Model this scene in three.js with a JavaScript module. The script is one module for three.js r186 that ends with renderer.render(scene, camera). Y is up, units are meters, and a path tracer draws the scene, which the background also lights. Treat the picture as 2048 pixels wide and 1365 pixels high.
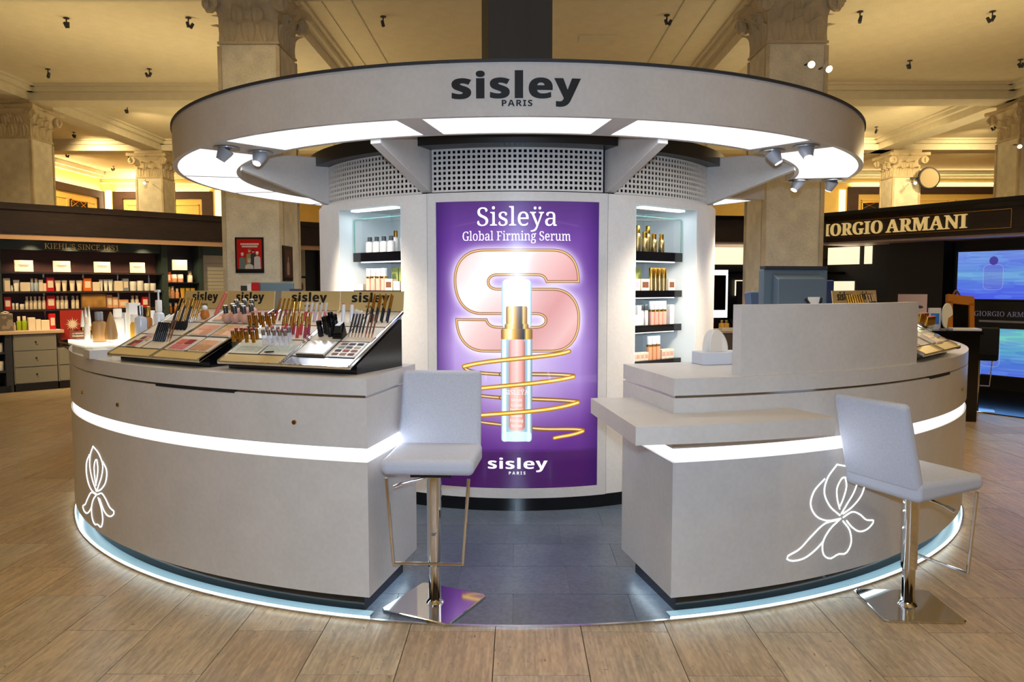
import * as THREE from 'three';
import { mergeGeometries, toCreasedNormals } from 'three/addons/utils/BufferGeometryUtils.js';
import { RoundedBoxGeometry } from 'three/addons/geometries/RoundedBoxGeometry.js';
import { TextGeometry } from 'three/addons/geometries/TextGeometry.js';
import { FontLoader } from 'three/addons/loaders/FontLoader.js';
import { RectAreaLightUniformsLib } from 'three/addons/lights/RectAreaLightUniformsLib.js';

// ---------------------------------------------------------------- camera, renderer, large lights
const scene = new THREE.Scene();
scene.background = new THREE.Color(0x000000);
const camera = new THREE.PerspectiveCamera(2 * Math.atan(682.5 / 1535) * 180 / Math.PI, 2048 / 1365, 0.05, 100);
camera.position.set(0, 1.6, 7.1);
camera.rotation.set(-0.072, 0.0065, 0, 'YXZ');
const renderer = new THREE.WebGLRenderer();
renderer.toneMapping = THREE.LinearToneMapping;
renderer.toneMappingExposure = 1.0;
renderer.shadowMap.enabled = true;
RectAreaLightUniformsLib.init();

const D2R = Math.PI / 180;
const WARM = 0xffe6ae, WARM2 = 0xffe0a4, COOL = 0xf1f6ff;
function rectLight(color, intensity, w, h, x, y, z, pitch, yaw) {
  const l = new THREE.RectAreaLight(color, intensity, w, h);
  l.rotation.order = 'YXZ';
  l.position.set(x, y, z); l.rotation.set(pitch, yaw, 0);
  scene.add(l); return l;
}
function spotLight(color, cd, x, y, z, tx, ty, tz, angle, penumbra = 0.6, radius = 2) {
  const l = new THREE.SpotLight(color, cd, 0, angle, penumbra, 2);
  l.position.set(x, y, z); l.target.position.set(tx, ty, tz); scene.add(l.target);
  l.castShadow = true; l.shadow.radius = radius; scene.add(l); return l;
}
const DOWN = -Math.PI / 2, UPW = Math.PI / 2;
// canopy light panels: [from, to] degrees round the booth; the glowing panes are built with the canopy
const PANELS = [[-10.6, 10.6], [13.6, 40.5], [47.2, 80], [-40.5, -13.6], [-77.2, -48.2], [-101.2, -77.9], [-125.2, -101.9], [-149, -125.9], [-171.5, -149.7], [-194.3, -172.3], [-219, -195], [-243, -219.7]];
const CANOPY_GLOW = 4.2;
for (const [a0, a1] of PANELS) {
  const n = Math.max(1, Math.round((a1 - a0) / 14)), st = (a1 - a0) / n;
  for (let k = 0; k < n; k++) {
    const a = (a0 + (k + 0.5) * st) * D2R;
    rectLight(COOL, CANOPY_GLOW, 2 * 2.635 * Math.tan(st * D2R / 2) * 0.97, 0.41, 2.635 * Math.sin(a), 2.508, 2.635 * Math.cos(a), DOWN, a);
  }
}
// lamp troughs on top of the shop units round the hall wash the cream ceiling
const TROUGH = 40;
const TROUGHS = [[-5.75, -6.15, 6, 45], [6.2, -4.6, 5, -56.8], [-8.5, 4, 9, 90], [9.5, 4, 9, -90], [0, 10.5, 12, 180], [-6.9, -12.2, 5, 45], [9.5, -12, 6, -45], [0, -14, 6, 0]];
for (const [x, z, w, t] of TROUGHS) rectLight(WARM, z > 0 ? TROUGH * 0.5 : TROUGH, w, 0.12, x, 2.86, z, UPW, t * D2R);

// the flash on top of the camera fills the front of the booth with neutral light
const FLASH = spotLight(0xc8e2ff, 31, 0, 1.78, 7.16, 0, 1.35, 0, 0.95, 0.5, 2);

// ---------------------------------------------------------------- helpers
let seed = 20240607;
const rnd = () => { seed = (seed + 0x6d2b79f5) | 0; let t = Math.imul(seed ^ (seed >>> 15), 1 | seed); t = (t + Math.imul(t ^ (t >>> 7), 61 | t)) ^ t; return ((t ^ (t >>> 14)) >>> 0) / 4294967296; };
const used = new Map();
const numbered = (n) => { const k = used.get(n) ?? 0; used.set(n, k + 1); return k ? n + '_' + String(k).padStart(3, '0') : n; };
const lit = (m) => { m.castShadow = true; m.receiveShadow = true; return m; };
function tag(o, label, category, group, kind) {
  o.userData.label = label; o.userData.category = category;
  if (group) o.userData.group = group;
  if (kind) o.userData.kind = kind;
  return o;
}
function thing(name, label, category, p = [0, 0, 0], ry = 0, group) {
  const o = new THREE.Group(); o.name = numbered(name); o.position.set(...p); o.rotation.y = ry;
  scene.add(o); return tag(o, label, category, group);
}
function part(parent, name, geo, mat, label) {
  const m = lit(new THREE.Mesh(geo, mat)); m.name = name; if (label) m.userData.label = label;
  parent.add(m); return m;
}
function solo(name, label, category, geo, mat, p = [0, 0, 0], ry = 0, group) {
  const m = lit(new THREE.Mesh(geo, mat)); m.name = numbered(name); m.position.set(...p); m.rotation.y = ry;
  scene.add(m); return tag(m, label, category, group);
}
function struct(name, geo, mat, label, category) {
  const m = lit(new THREE.Mesh(geo, mat)); m.name = name; scene.add(m);
  m.userData.kind = 'structure'; if (label) m.userData.label = label; if (category) m.userData.category = category;
  return m;
}
const std = (color, roughness = 0.5, metalness = 0, extra = {}) => new THREE.MeshStandardMaterial({ color, roughness, metalness, ...extra });
const glow = (color, k = 1) => new THREE.MeshStandardMaterial({ color: 0xffffff, roughness: 0.6, emissive: color, emissiveIntensity: k });
const paneGlass = (color = 0xffffff, rough = 0.02) => new THREE.MeshPhysicalMaterial({ color, roughness: rough, transmission: 1, thickness: 0, ior: 1.45 });

function mg(list) {
  return mergeGeometries(list.map((g) => {
    const h = g.index ? g.toNonIndexed() : g;
    for (const k of Object.keys(h.attributes)) if (!['position', 'normal', 'uv'].includes(k)) h.deleteAttribute(k);
    return h;
  }));
}
// box standing on y, centred on x and z
const metres = (g) => { // texture coordinates in metres, by the way each face points
  const p = g.attributes.position, n = g.attributes.normal, u = g.attributes.uv;
  for (let i = 0; i < p.count; i++) { const a = Math.abs(n.getX(i)), b = Math.abs(n.getY(i)), c = Math.abs(n.getZ(i)); if (b > a && b > c) u.setXY(i, p.getX(i), p.getZ(i)); else if (a > c) u.setXY(i, p.getZ(i), p.getY(i)); else u.setXY(i, p.getX(i), p.getY(i)); }
  return g;
};
const box = (w, h, d, x = 0, y = 0, z = 0) => metres(new THREE.BoxGeometry(w, h, d).translate(x, y + h / 2, z));
const rbox = (w, h, d, r, x = 0, y = 0, z = 0, s = 3) => metres(new RoundedBoxGeometry(w, h, d, s, r).translate(x, y + h / 2, z));
const cyl = (r0, r1, h, x = 0, y = 0, z = 0, s = 20) => new THREE.CylinderGeometry(r1, r0, h, s).translate(x, y + h / 2, z);
const lathe = (pts, s = 16, crease = 0.6) => toCreasedNormals(new THREE.LatheGeometry(pts.map(([r, y]) => new THREE.Vector2(Math.max(r, 1e-5), y)), s), crease);
class Quads {
  constructor() { this.p = []; this.n = []; this.u = []; }
  quad(P, N, U) { for (const k of [0, 1, 2, 0, 2, 3]) { this.p.push(...P[k]); this.n.push(...(N[k] ?? N[0])); this.u.push(...U[k]); } }
  geo() {
    const g = new THREE.BufferGeometry();
    g.setAttribute('position', new THREE.Float32BufferAttribute(this.p, 3));
    g.setAttribute('normal', new THREE.Float32BufferAttribute(this.n, 3));
    g.setAttribute('uv', new THREE.Float32BufferAttribute(this.u, 2));
    return g;
  }
}
const pol = (r, a, y) => [r * Math.sin(a), y, r * Math.cos(a)];
// solid piece of a ring, angles in degrees from +z towards +x
function sector(r0, r1, d0, d1, y0, y1, n) {
  const q = new Quads(), a0 = d0 * D2R, a1 = d1 * D2R, full = d1 - d0 >= 359.9;
  n = n ?? Math.max(2, Math.ceil((d1 - d0) / 2));
  for (let k = 0; k < n; k++) {
    const a = a0 + (a1 - a0) * k / n, b = a0 + (a1 - a0) * (k + 1) / n;
    const na = [Math.sin(a), 0, Math.cos(a)], nb = [Math.sin(b), 0, Math.cos(b)], ia = na.map((v) => -v), ib = nb.map((v) => -v);
    q.quad([pol(r1, a, y0), pol(r1, b, y0), pol(r1, b, y1), pol(r1, a, y1)], [na, nb, nb, na], [[r1 * a, y0], [r1 * b, y0], [r1 * b, y1], [r1 * a, y1]]);
    if (r0 > 0.001) q.quad([pol(r0, b, y0), pol(r0, a, y0), pol(r0, a, y1), pol(r0, b, y1)], [ib, ia, ia, ib], [[r0 * b, y0], [r0 * a, y0], [r0 * a, y1], [r0 * b, y1]]);
    const uv = (r, t) => [r * Math.sin(t), r * Math.cos(t)];
    q.quad([pol(r0, a, y1), pol(r1, a, y1), pol(r1, b, y1), pol(r0, b, y1)], [[0, 1, 0]], [uv(r0, a), uv(r1, a), uv(r1, b), uv(r0, b)]);
    q.quad([pol(r1, a, y0), pol(r0, a, y0), pol(r0, b, y0), pol(r1, b, y0)], [[0, -1, 0]], [uv(r1, a), uv(r0, a), uv(r0, b), uv(r1, b)]);
  }
  if (!full) for (const [a, s] of [[a0, -1], [a1, 1]]) {
    const N = [s * Math.cos(a), 0, -s * Math.sin(a)], P = [pol(r0, a, y0), pol(r1, a, y0), pol(r1, a, y1), pol(r0, a, y1)], U = [[r0, y0], [r1, y0], [r1, y1], [r0, y1]];
    if (s < 0) q.quad(P, [N], U); else q.quad([P[1], P[0], P[3], P[2]], [N], [U[1], U[0], U[3], U[2]]);
  }
  return q.geo();
}
// curved sheet facing outwards, uv from 0 to 1
function sheet(r, d0, d1, y0, y1, n = 24) {
  const q = new Quads();
  for (let k = 0; k < n; k++) {
    const u = k / n, v = (k + 1) / n, a = (d0 + (d1 - d0) * u) * D2R, b = (d0 + (d1 - d0) * v) * D2R, na = [Math.sin(a), 0, Math.cos(a)], nb = [Math.sin(b), 0, Math.cos(b)];
    q.quad([pol(r, a, y0), pol(r, b, y0), pol(r, b, y1), pol(r, a, y1)], [na, nb, nb, na], [[u, 0], [v, 0], [v, 1], [u, 1]]);
  }
  return q.geo();
}
// curved screen with square holes punched through it
function perforated(r, d0, d1, y0, y1, cols, rows, thick, margin) {
  const q = new Quads(), xs = [d0], ys = [y0], dm = margin / r / D2R, cw = (d1 - d0 - 2 * dm) / cols, ch = (y1 - y0 - 2 * margin) / rows, f = 0.22;
  for (let k = 0; k < cols; k++) xs.push(d0 + dm + (k + f) * cw, d0 + dm + (k + 1 - f) * cw);
  for (let k = 0; k < rows; k++) ys.push(y0 + margin + (k + f) * ch, y0 + margin + (k + 1 - f) * ch);
  xs.push(d1); ys.push(y1);
  const U = [[0, 0], [1, 0], [1, 1], [0, 1]];
  for (let i = 0; i + 1 < xs.length; i++) {
    const a = xs[i] * D2R, b = xs[i + 1] * D2R, na = [Math.sin(a), 0, Math.cos(a)], nb = [Math.sin(b), 0, Math.cos(b)], ri = r - thick;
    for (let j = 0; j + 1 < ys.length; j++) {
      const c = ys[j], d = ys[j + 1];
      if (i % 2 && j % 2) {
        q.quad([pol(r, a, c), pol(ri, a, c), pol(ri, a, d), pol(r, a, d)], [[Math.cos(a), 0, -Math.sin(a)]], U);
        q.quad([pol(ri, b, c), pol(r, b, c), pol(r, b, d), pol(ri, b, d)], [[-Math.cos(b), 0, Math.sin(b)]], U);
        q.quad([pol(r, a, c), pol(r, b, c), pol(ri, b, c), pol(ri, a, c)], [[0, 1, 0]], U);
        q.quad([pol(ri, a, d), pol(ri, b, d), pol(r, b, d), pol(r, a, d)], [[0, -1, 0]], U);
      } else {
        q.quad([pol(r, a, c), pol(r, b, c), pol(r, b, d), pol(r, a, d)], [na, nb, nb, na], U);
        q.quad([pol(ri, b, c), pol(ri, a, c), pol(ri, a, d), pol(ri, b, d)], [nb.map((v) => -v), na.map((v) => -v), na.map((v) => -v), nb.map((v) => -v)], U);
      }
    }
  }
  return q.geo();
}
function extrude(pts, depth, bevel = 0) {
  const s = new THREE.Shape(pts.map(([x, y]) => new THREE.Vector2(x, y)));
  return new THREE.ExtrudeGeometry(s, { depth: depth - 2 * bevel, bevelEnabled: bevel > 0, bevelSize: bevel, bevelThickness: bevel, bevelSegments: 1, curveSegments: 6 }).translate(0, 0, bevel);
}
const tube = (pts, r, seg = 24, rs = 8, closed = false) => new THREE.TubeGeometry(new THREE.CatmullRomCurve3(pts.map((p) => new THREE.Vector3(...p)), closed), seg, r, rs, closed);
// straight round or square bar between two points
function bar(a, b, r, sides = 8) {
  const A = new THREE.Vector3(...a), B = new THREE.Vector3(...b), d = B.clone().sub(A), g = new THREE.CylinderGeometry(r, r, d.length(), sides);
  g.applyQuaternion(new THREE.Quaternion().setFromUnitVectors(new THREE.Vector3(0, 1, 0), d.clone().normalize()));
  return g.translate(...A.add(B).multiplyScalar(0.5).toArray());
}
const FONT = {};
for (const n of ['sans_bold', 'sans_regular', 'serif_bold', 'serif_regular']) FONT[n] = await new FontLoader().loadAsync('fonts/droid/droid_' + n + '.typeface.json');
// raised letters, centred on x, baseline at y = 0, back on z = 0; width is the wanted width in metres
function letters(text, font, height, width, depth = 0.004, track = 0, fat = 0) {
  const parts = []; let x = 0;
  for (const ch of text) {
    const d = FONT[font].data, gl = d.glyphs[ch] ?? d.glyphs['?'], adv = gl.ha / d.resolution;
    if (ch !== ' ') parts.push(new TextGeometry(ch, { font: FONT[font], size: 1, depth: 1, curveSegments: 4, bevelEnabled: fat > 0, bevelSize: fat, bevelThickness: 0.001, bevelSegments: 1 }).translate(x, 0, 0));
    x += adv + track;
  }
  const g = mg(parts); g.computeBoundingBox();
  const b = g.boundingBox, H = new TextGeometry('l', { font: FONT[font], size: 1, depth: 1, curveSegments: 2 }); H.computeBoundingBox();
  g.translate(-(b.min.x + b.max.x) / 2, 0, 0);
  g.scale(width / (b.max.x - b.min.x), height / H.boundingBox.max.y, depth);
  return g;
}
// wrap a flat piece (x right, z out) on an upright cylinder of radius r at angle deg
function wrap(g, r, deg) {
  const p = g.attributes.position, n = g.attributes.normal;
  for (let i = 0; i < p.count; i++) {
    const a = deg * D2R + p.getX(i) / r, R = r + p.getZ(i), nx = n.getX(i), nz = n.getZ(i);
    p.setXYZ(i, R * Math.sin(a), p.getY(i), R * Math.cos(a));
    n.setXYZ(i, nx * Math.cos(a) + nz * Math.sin(a), n.getY(i), -nx * Math.sin(a) + nz * Math.cos(a));
  }
  return g;
}
function canvasMap(w, h, draw) {
  const c = document.createElement('canvas'); c.width = w; c.height = h;
  draw(c.getContext('2d'), w, h);
  const t = new THREE.CanvasTexture(c); t.colorSpace = THREE.SRGBColorSpace; t.magFilter = THREE.LinearFilter; return t;
}
// a frame of reference standing on the floor: x along, z out of it
class Place {
  constructor(x, z, deg, y = 0) { this.x = x; this.z = z; this.t = deg * D2R; this.y = y; }
  at(x, y, z) { const c = Math.cos(this.t), s = Math.sin(this.t); return [this.x + x * c + z * s, this.y + y, this.z - x * s + z * c]; }
}
// smooth value noise that repeats with period p
function noiseGrid(p, s0) { let s = s0; const r = () => { s = (s * 1664525 + 1013904223) >>> 0; return s / 4294967296; }; const g = Array.from({ length: p * p }, r); return (x, y) => { const xi = Math.floor(x), yi = Math.floor(y), fx = x - xi, fy = y - yi, sx = fx * fx * (3 - 2 * fx), sy = fy * fy * (3 - 2 * fy), q = (i, j) => g[((j % p + p) % p) * p + ((i % p + p) % p)]; return (q(xi, yi) * (1 - sx) + q(xi + 1, yi) * sx) * (1 - sy) + (q(xi, yi + 1) * (1 - sx) + q(xi + 1, yi + 1) * sx) * sy; }; }
function dataMap(w, h, f, srgb = true) {
  const d = new Uint8Array(w * h * 4);
  for (let y = 0; y < h; y++) for (let x = 0; x < w; x++) { const c = f(x / w, y / h); for (let k = 0; k < 3; k++) d[(y * w + x) * 4 + k] = Math.max(0, Math.min(255, c[k])); d[(y * w + x) * 4 + 3] = 255; }
  const t = new THREE.DataTexture(d, w, h); t.magFilter = THREE.LinearFilter; t.wrapS = t.wrapT = THREE.RepeatWrapping; if (srgb) t.colorSpace = THREE.SRGBColorSpace; t.needsUpdate = true; return t;
}

// ---------------------------------------------------------------- materials
const n8 = noiseGrid(8, 11), n64 = noiseGrid(64, 23), n128 = noiseGrid(128, 37), n256 = noiseGrid(256, 51);
// travertine: streaks run along v
const stoneMap = dataMap(1024, 1024, (u, v) => {
  const s = n256(u * 256, v * 8) * 0.5 + n128(u * 128, v * 16) * 0.5, b = n8(u * 8, v * 8), fine = n256(u * 256, v * 64), pit = n256(u * 256 + 7, v * 128) > 0.93 && n64(u * 64, v * 64) > 0.6 ? 0.55 : 1;
  const k = (0.68 + 0.26 * s + 0.1 * b + 0.12 * fine) * pit, w = n8(u * 8 + 3, v * 8 + 5);
  return [182 * k, (158 + 6 * w) * k, (124 + 12 * w) * k];
});
const paintMap = dataMap(256, 256, (u, v) => { const k = 240 + 14 * (n64(u * 64, v * 64) * 0.5 + n8(u * 8, v * 8) * 0.5 - 0.5); return [k, k, k]; });
const plasterMap = dataMap(512, 512, (u, v) => { const s = n8(u * 8, v * 8) * 0.5 + n64(u * 64, v * 64) * 0.3 + n256(u * 256, v * 256) * 0.2, k = 0.84 + 0.2 * s; return [240 * k, 230 * k, 205 * k]; });
const woodMap = dataMap(512, 512, (u, v) => { const k = 0.7 + 0.35 * n256(u * 16, v * 256) + 0.2 * (n8(u * 2, v * 8) - 0.5); return [66 * k, 34 * k, 24 * k]; });
const darkWoodMap = dataMap(512, 512, (u, v) => { const k = 0.6 + 0.5 * n256(u * 12, v * 200) + 0.2 * (n8(u * 2, v * 8) - 0.5); return [44 * k, 31 * k, 28 * k]; });
const clothMap = dataMap(256, 256, (u, v) => { const k = 226 + 18 * (n128(u * 128, v * 128) - 0.5) + 8 * Math.sin(u * 800) * Math.sin(v * 800); return [k, k, k * 1.01]; });
const tileMap = dataMap(512, 512, (u, v) => { const k = 0.86 + 0.2 * n64(u * 64, v * 64) + 0.14 * n256(u * 256, v * 256) - 0.08 * n8(u * 8, v * 8); return [86 * k, 96 * k, 110 * k]; });
const M = {
  stone: std(0xffffff, 0.33, 0, { map: stoneMap }),
  stoneLight: std(0xfffaf4, 0.33, 0, { map: stoneMap }),
  stoneDark: std(0xf6efe8, 0.36, 0, { map: stoneMap }),
  grout: std(0x3a2d22, 0.9),
  tile: std(0xffffff, 0.3, 0, { map: tileMap }), tile2: std(0xf2f4f8, 0.33, 0, { map: tileMap }),
  tileGrout: std(0x7d8084, 0.8),
  ceiling: std(0xeee2c2, 0.85, 0, { map: paintMap }), trim: std(0xe9dfc4, 0.75, 0, { map: paintMap }),
  wall: std(0xf0cf7c, 0.8, 0, { map: paintMap }), wallPanel: std(0xf0ca70, 0.7, 0, { map: paintMap }),
  plaster: std(0xffffff, 0.75, 0, { map: plasterMap }), plasterOld: std(0xe6dccb, 0.85, 0, { map: plasterMap }),
  wood: std(0xffffff, 0.65, 0, { map: woodMap }), darkWood: std(0xffffff, 0.45, 0, { map: darkWoodMap }),
  white: std(0xd9d4cf, 0.32, 0, { map: paintMap }), warmWhite: std(0xe6e0d8, 0.4, 0, { map: paintMap }), niche: std(0xdfe6e6, 0.4),
  blackGloss: std(0x0a0a0d, 0.12), black: std(0x0d0d10, 0.35), blackMatt: std(0x08090a, 0.85), charcoal: std(0x2b2d33, 0.55),
  pylon: std(0x55524e, 0.6, 0, { map: paintMap }), grey: std(0x8d9097, 0.4), silver: std(0xc9ccd2, 0.22, 1), chrome: std(0xe2e3e6, 0.06, 1), brass: std(0xb98a3c, 0.25, 1), gold: std(0xd8a848, 0.2, 1), goldPale: std(0xe2c98a, 0.25, 1),
  goldPlate: std(0xd6bd82, 0.4, 0.3), ink: std(0x050506, 0.6),
  cloth: std(0xd2d6e2, 0.85, 0, { map: clothMap }),
  glass: paneGlass(0xffffff, 0), glassEdge: new THREE.MeshPhysicalMaterial({ color: 0x9fd8ca, roughness: 0.1, transmission: 0.5, thickness: 0 }),
  acrylic: paneGlass(0xfaffff, 0.05), beige: std(0xcdbfae, 0.5), beigeLight: std(0xd9d0c2, 0.5),
  paper: std(0xe8e2d8, 0.7), card: std(0xe6d3bb, 0.7), red: std(0xc3141c, 0.5), orange: std(0xe06a1e, 0.5), green: std(0x9ab01c, 0.4), darkGreen: std(0x26352f, 0.5),
  screenBlack: std(0x05060a, 0.15),
};
for (const m of [M.white, M.warmWhite, M.wall, M.ceiling]) m.map = paintMap;

// ---------------------------------------------------------------- the hall
const XL = -15.3, XR = 20, ZB = -21.4, ZF = 13, HC = 5.75, HB = 5.45;
const floor = struct('floor', box(XR - XL + 0.6, 0.3, ZF - ZB + 0.6, (XL + XR) / 2, -0.312, (ZB + ZF) / 2), M.grout, 'stone tiled hall floor with dark joints', 'floor');
{
  const tw = 0.4, tl = 0.8, variants = [];
  const tileGeo = (ou, ov) => {
    const g = new THREE.BoxGeometry(tw - 0.004, 0.012, tl - 0.004), p = g.attributes.position, u = g.attributes.uv;
    for (let i = 0; i < p.count; i++) u.setXY(i, p.getX(i) / 1.9 + ou, p.getZ(i) / 1.9 + ov);
    return g;
  };
  for (let k = 0; k < 10; k++) variants.push(tileGeo(rnd(), rnd()));
  const spots = [];
  for (let i = 0, x = XL + tw / 2; x < XR; i++, x += tw) for (let z = ZB - (i % 2 ? tl / 2 : 0) + tl / 2 - 0.15; z < ZF + tl; z += tl) {
    const far = Math.max(...[[-1, -1], [1, -1], [1, 1], [-1, 1]].map(([a, b]) => Math.hypot(x + a * tw / 2, z + b * tl / 2)));
    if (far < 3.58) continue;
    const d = 7.1 - z, seen = d > 2.2 && Math.abs(x) < d * 0.72 && !(z < 2 && Math.abs(x) < 3.2 * d / 7.1);
    spots.push([x, z, seen ? d : 90 + Math.abs(d)]);
  }
  spots.sort((a, b) => a[2] - b[2]);
  const mats = [M.stone, M.stone, M.stoneLight, M.stoneDark];
  spots.slice(0, 300).forEach(([x, z], k) => part(floor, 'tile', variants[k % 10], mats[Math.floor(rnd() * 4)]).position.set(x, -0.006, z));
  const rest = spots.slice(300).map(([x, z]) => variants[Math.floor(rnd() * 10)].clone().translate(x, -0.006, z));
  part(floor, 'distant_tiles', mg(rest), M.stone).userData.kind = 'stuff';
}
struct('wall_back', box(XR - XL + 0.6, HC + 0.3, 0.3, (XL + XR) / 2, -0.012, ZB - 0.15), M.wall, 'cream back wall of the hall', 'wall');
struct('wall_left', box(0.3, HC + 0.3, ZF - ZB, XL - 0.15, -0.012, (ZB + ZF) / 2), M.wall, 'cream left wall of the hall', 'wall');
struct('wall_right', box(0.3, HC + 0.3, ZF - ZB, XR + 0.15, -0.012, (ZB + ZF) / 2), M.wall, 'cream right wall of the hall', 'wall');
struct('wall_front', box(XR - XL + 0.6, HC + 0.3, 0.3, (XL + XR) / 2, -0.012, ZF + 0.15), M.wall, 'cream wall behind the camera', 'wall');
const ceiling = struct('ceiling', box(XR - XL + 0.6, 0.3, ZF - ZB + 0.6, (XL + XR) / 2, HC, (ZB + ZF) / 2), M.ceiling, 'cream painted plaster ceiling', 'ceiling');
// thin raised board joints on the coffer over the booth
for (const x of [-2.87, -2.43, 2.45, 2.9]) part(ceiling, 'joint_strip', box(0.025, 0.018, 6.2, x, HC - 0.017, -6.4), M.trim);
part(ceiling, 'access_hatch', box(0.62, 0.012, 0.42, 1.35, HC - 0.011, -6.15), M.trim);
let trimNo = 0;
const beam = (w, h, d, x, z, along) => {
  const list = [box(w, h, d, x, HC - h, z)];
  for (const [g, k] of [[0.12, 0.09], [0.2, 0.045]]) list.push(along ? box(w, k, d + 2 * g, x, HC - k - (g < 0.15 ? 0.045 : 0), z) : box(w + 2 * g, k, d, x, HC - k - (g < 0.15 ? 0.045 : 0), z));
  struct('trim_' + ++trimNo, mg(list), M.trim, along ? 'ceiling beam running across the hall' : 'ceiling beam running along the hall', 'beam');
};
for (const z of [9, 2.9, -3.28, -9.45, -15.4]) beam(XR - XL, HC - HB, 0.62, (XL + XR) / 2, z, true);
for (const x of [-10.4, -3.55, 3.75, 10.5]) beam(0.5, HC - HB, ZF - ZB, x, (ZB + ZF) / 2, false);
struct('trim_' + ++trimNo, mg([box(XR - XL, 0.14, 0.3, (XL + XR) / 2, HC - 0.14, ZB + 0.15), box(XR - XL, 0.1, 0.16, (XL + XR) / 2, HC - 0.24, ZB + 0.08), box(XR - XL, 0.05, 0.09, (XL + XR) / 2, HC - 0.42, ZB + 0.045)]), M.trim, 'cornice along the back wall', 'cornice');
struct('trim_' + ++trimNo, mg([box(0.3, 0.14, ZF - ZB, XL + 0.15, HC - 0.14, (ZB + ZF) / 2), box(0.16, 0.1, ZF - ZB, XL + 0.08, HC - 0.24, (ZB + ZF) / 2)]), M.trim, 'cornice along the left wall', 'cornice');

// dark wood surrounds with cream panelling, lattice grilles and lamp strips on the far walls
const stripGlow = glow(0xffdf9a, 1.6);
function surround(label, P, w, top, opts = {}) {
  const t = thing('panel_surround', label, 'wall panelling', P.at(0, 0, 0), P.t);
  part(t, 'wood_frame', mg([box(w, 0.26, 0.12, 0, top - 0.26, 0.06), box(0.36, top - 0.26, 0.12, -w / 2 + 0.18, 0, 0.06), box(0.36, top - 0.26, 0.12, w / 2 - 0.18, 0, 0.06)]), M.wood);
  part(t, 'backing', box(w - 0.72, top - 0.26, 0.03, 0, 0, 0.015), M.wallPanel);
  const n = opts.panels ?? 1, pw = (w - 0.72) / n;
  for (let k = 0; k < n; k++) {
    const x = -(w - 0.72) / 2 + (k + 0.5) * pw, h = top - 0.26 - 0.22;
    part(t, 'panel', mg([box(pw - 0.3, h - 2.9, 0.025, x, 2.9, 0.03), box(pw - 0.26, 0.04, 0.05, x, h - 0.02, 0.05), box(0.04, h - 2.9, 0.05, x - pw / 2 + 0.15, 2.9, 0.05), box(0.04, h - 2.9, 0.05, x + pw / 2 - 0.15, 2.9, 0.05)]), M.wallPanel);
  }
  for (const [x, y, gw, gh] of opts.grilles ?? []) {
    const g = part(t, 'grille', box(gw, gh, 0.04, x, y, 0.06), M.blackMatt);
    const b = [box(gw, 0.03, 0.03, x, y, 0.09), box(gw, 0.03, 0.03, x, y + gh - 0.03, 0.09), box(0.03, gh, 0.03, x - gw / 2 + 0.015, y, 0.09), box(0.03, gh, 0.03, x + gw / 2 - 0.015, y, 0.09)];
    for (const s of [-1, 1]) b.push(bar([x - s * gw / 2, y + gh / 2, 0.09], [x, y + gh, 0.09], 0.012, 6), bar([x - s * gw / 2, y + gh / 2, 0.09], [x, y, 0.09], 0.012, 6), bar([x - s * gw / 2, y, 0.09], [x + s * gw / 2, y + gh, 0.09], 0.01, 6));
    part(g, 'lattice', mg(b), M.brass);
  }
  part(t, 'lamp_strip', box(w - 0.2, 0.03, 0.06, 0, top + 0.005, 0.05), stripGlow, 'warm lamp strip glowing on top of the frame');
  rectLight(WARM, 40, w - 0.2, 0.06, ...P.at(0, top + 0.05, 0.09), UPW, P.t);
  return t;
}
const backL = new Place(-13.03, ZB, 0), backR = new Place(15.9, ZB, 0), leftW = new Place(XL, -19.2, 90);
surround('dark wood framed cream panel on the back wall, left of the booth', backL, 3.64, 5.05, { panels: 2 });
surround('long dark wood framed panelling on the back wall, right of the booth', backR, 7.6, 5.2, { panels: 4, grilles: [[-2.75, 4.15, 1.1, 0.5], [1.35, 4.15, 1.15, 0.5]] });
surround('dark wood framed cream panel with a lattice grille on the left wall', leftW, 4.3, 5.05, { panels: 2, grilles: [[0.55, 4.0, 1.0, 0.55]] });
for (const [x, label] of [[-15.05, 'upright glowing lamp strip in the far left corner'], [-11.0, 'upright glowing lamp strip right of the framed panel on the back wall'], [11.9, 'upright glowing lamp strip on the back wall right of the booth']]) {
  solo('wall_lamp_strip', label, 'lamp', box(0.22, 2.4, 0.05, 0, 0, 0), stripGlow, [x, 2.7, ZB + 0.03]);
  rectLight(WARM, 6, 0.2, 2.3, x, 3.9, ZB + 0.07, 0, Math.PI);
}

// columns with leafy capitals
const leafGeo = (() => {
  const q = new Quads(), n = 6, m = 8, P = (i, j) => {
    const u = i / n * 2 - 1, v = j / m, wdt = 0.5 * Math.pow(Math.sin(Math.PI * (0.18 + 0.78 * v)), 0.7) * (1 + 0.07 * Math.sin(v * 26)), curl = v > 0.62 ? (v - 0.62) * (v - 0.62) * 3.2 : 0;
    return [u * wdt, v - curl * 0.45, 0.1 * (1 - u * u) + 0.06 * Math.cos(u * 9) + 0.25 * v * v + curl * 0.9];
  };
  for (let i = 0; i < n; i++) for (let j = 0; j < m; j++) q.quad([P(i, j), P(i + 1, j), P(i + 1, j + 1), P(i, j + 1)], [[0, 0, 1]], [[0, 0], [1, 0], [1, 1], [0, 1]]);
  const g = q.geo(); g.computeVertexNormals(); return toCreasedNormals(g, 1.2);
})();
const leafBig = leafGeo.clone().scale(0.24, 0.3, 0.22), leafSmall = leafGeo.clone().scale(0.2, 0.24, 0.24);
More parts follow.
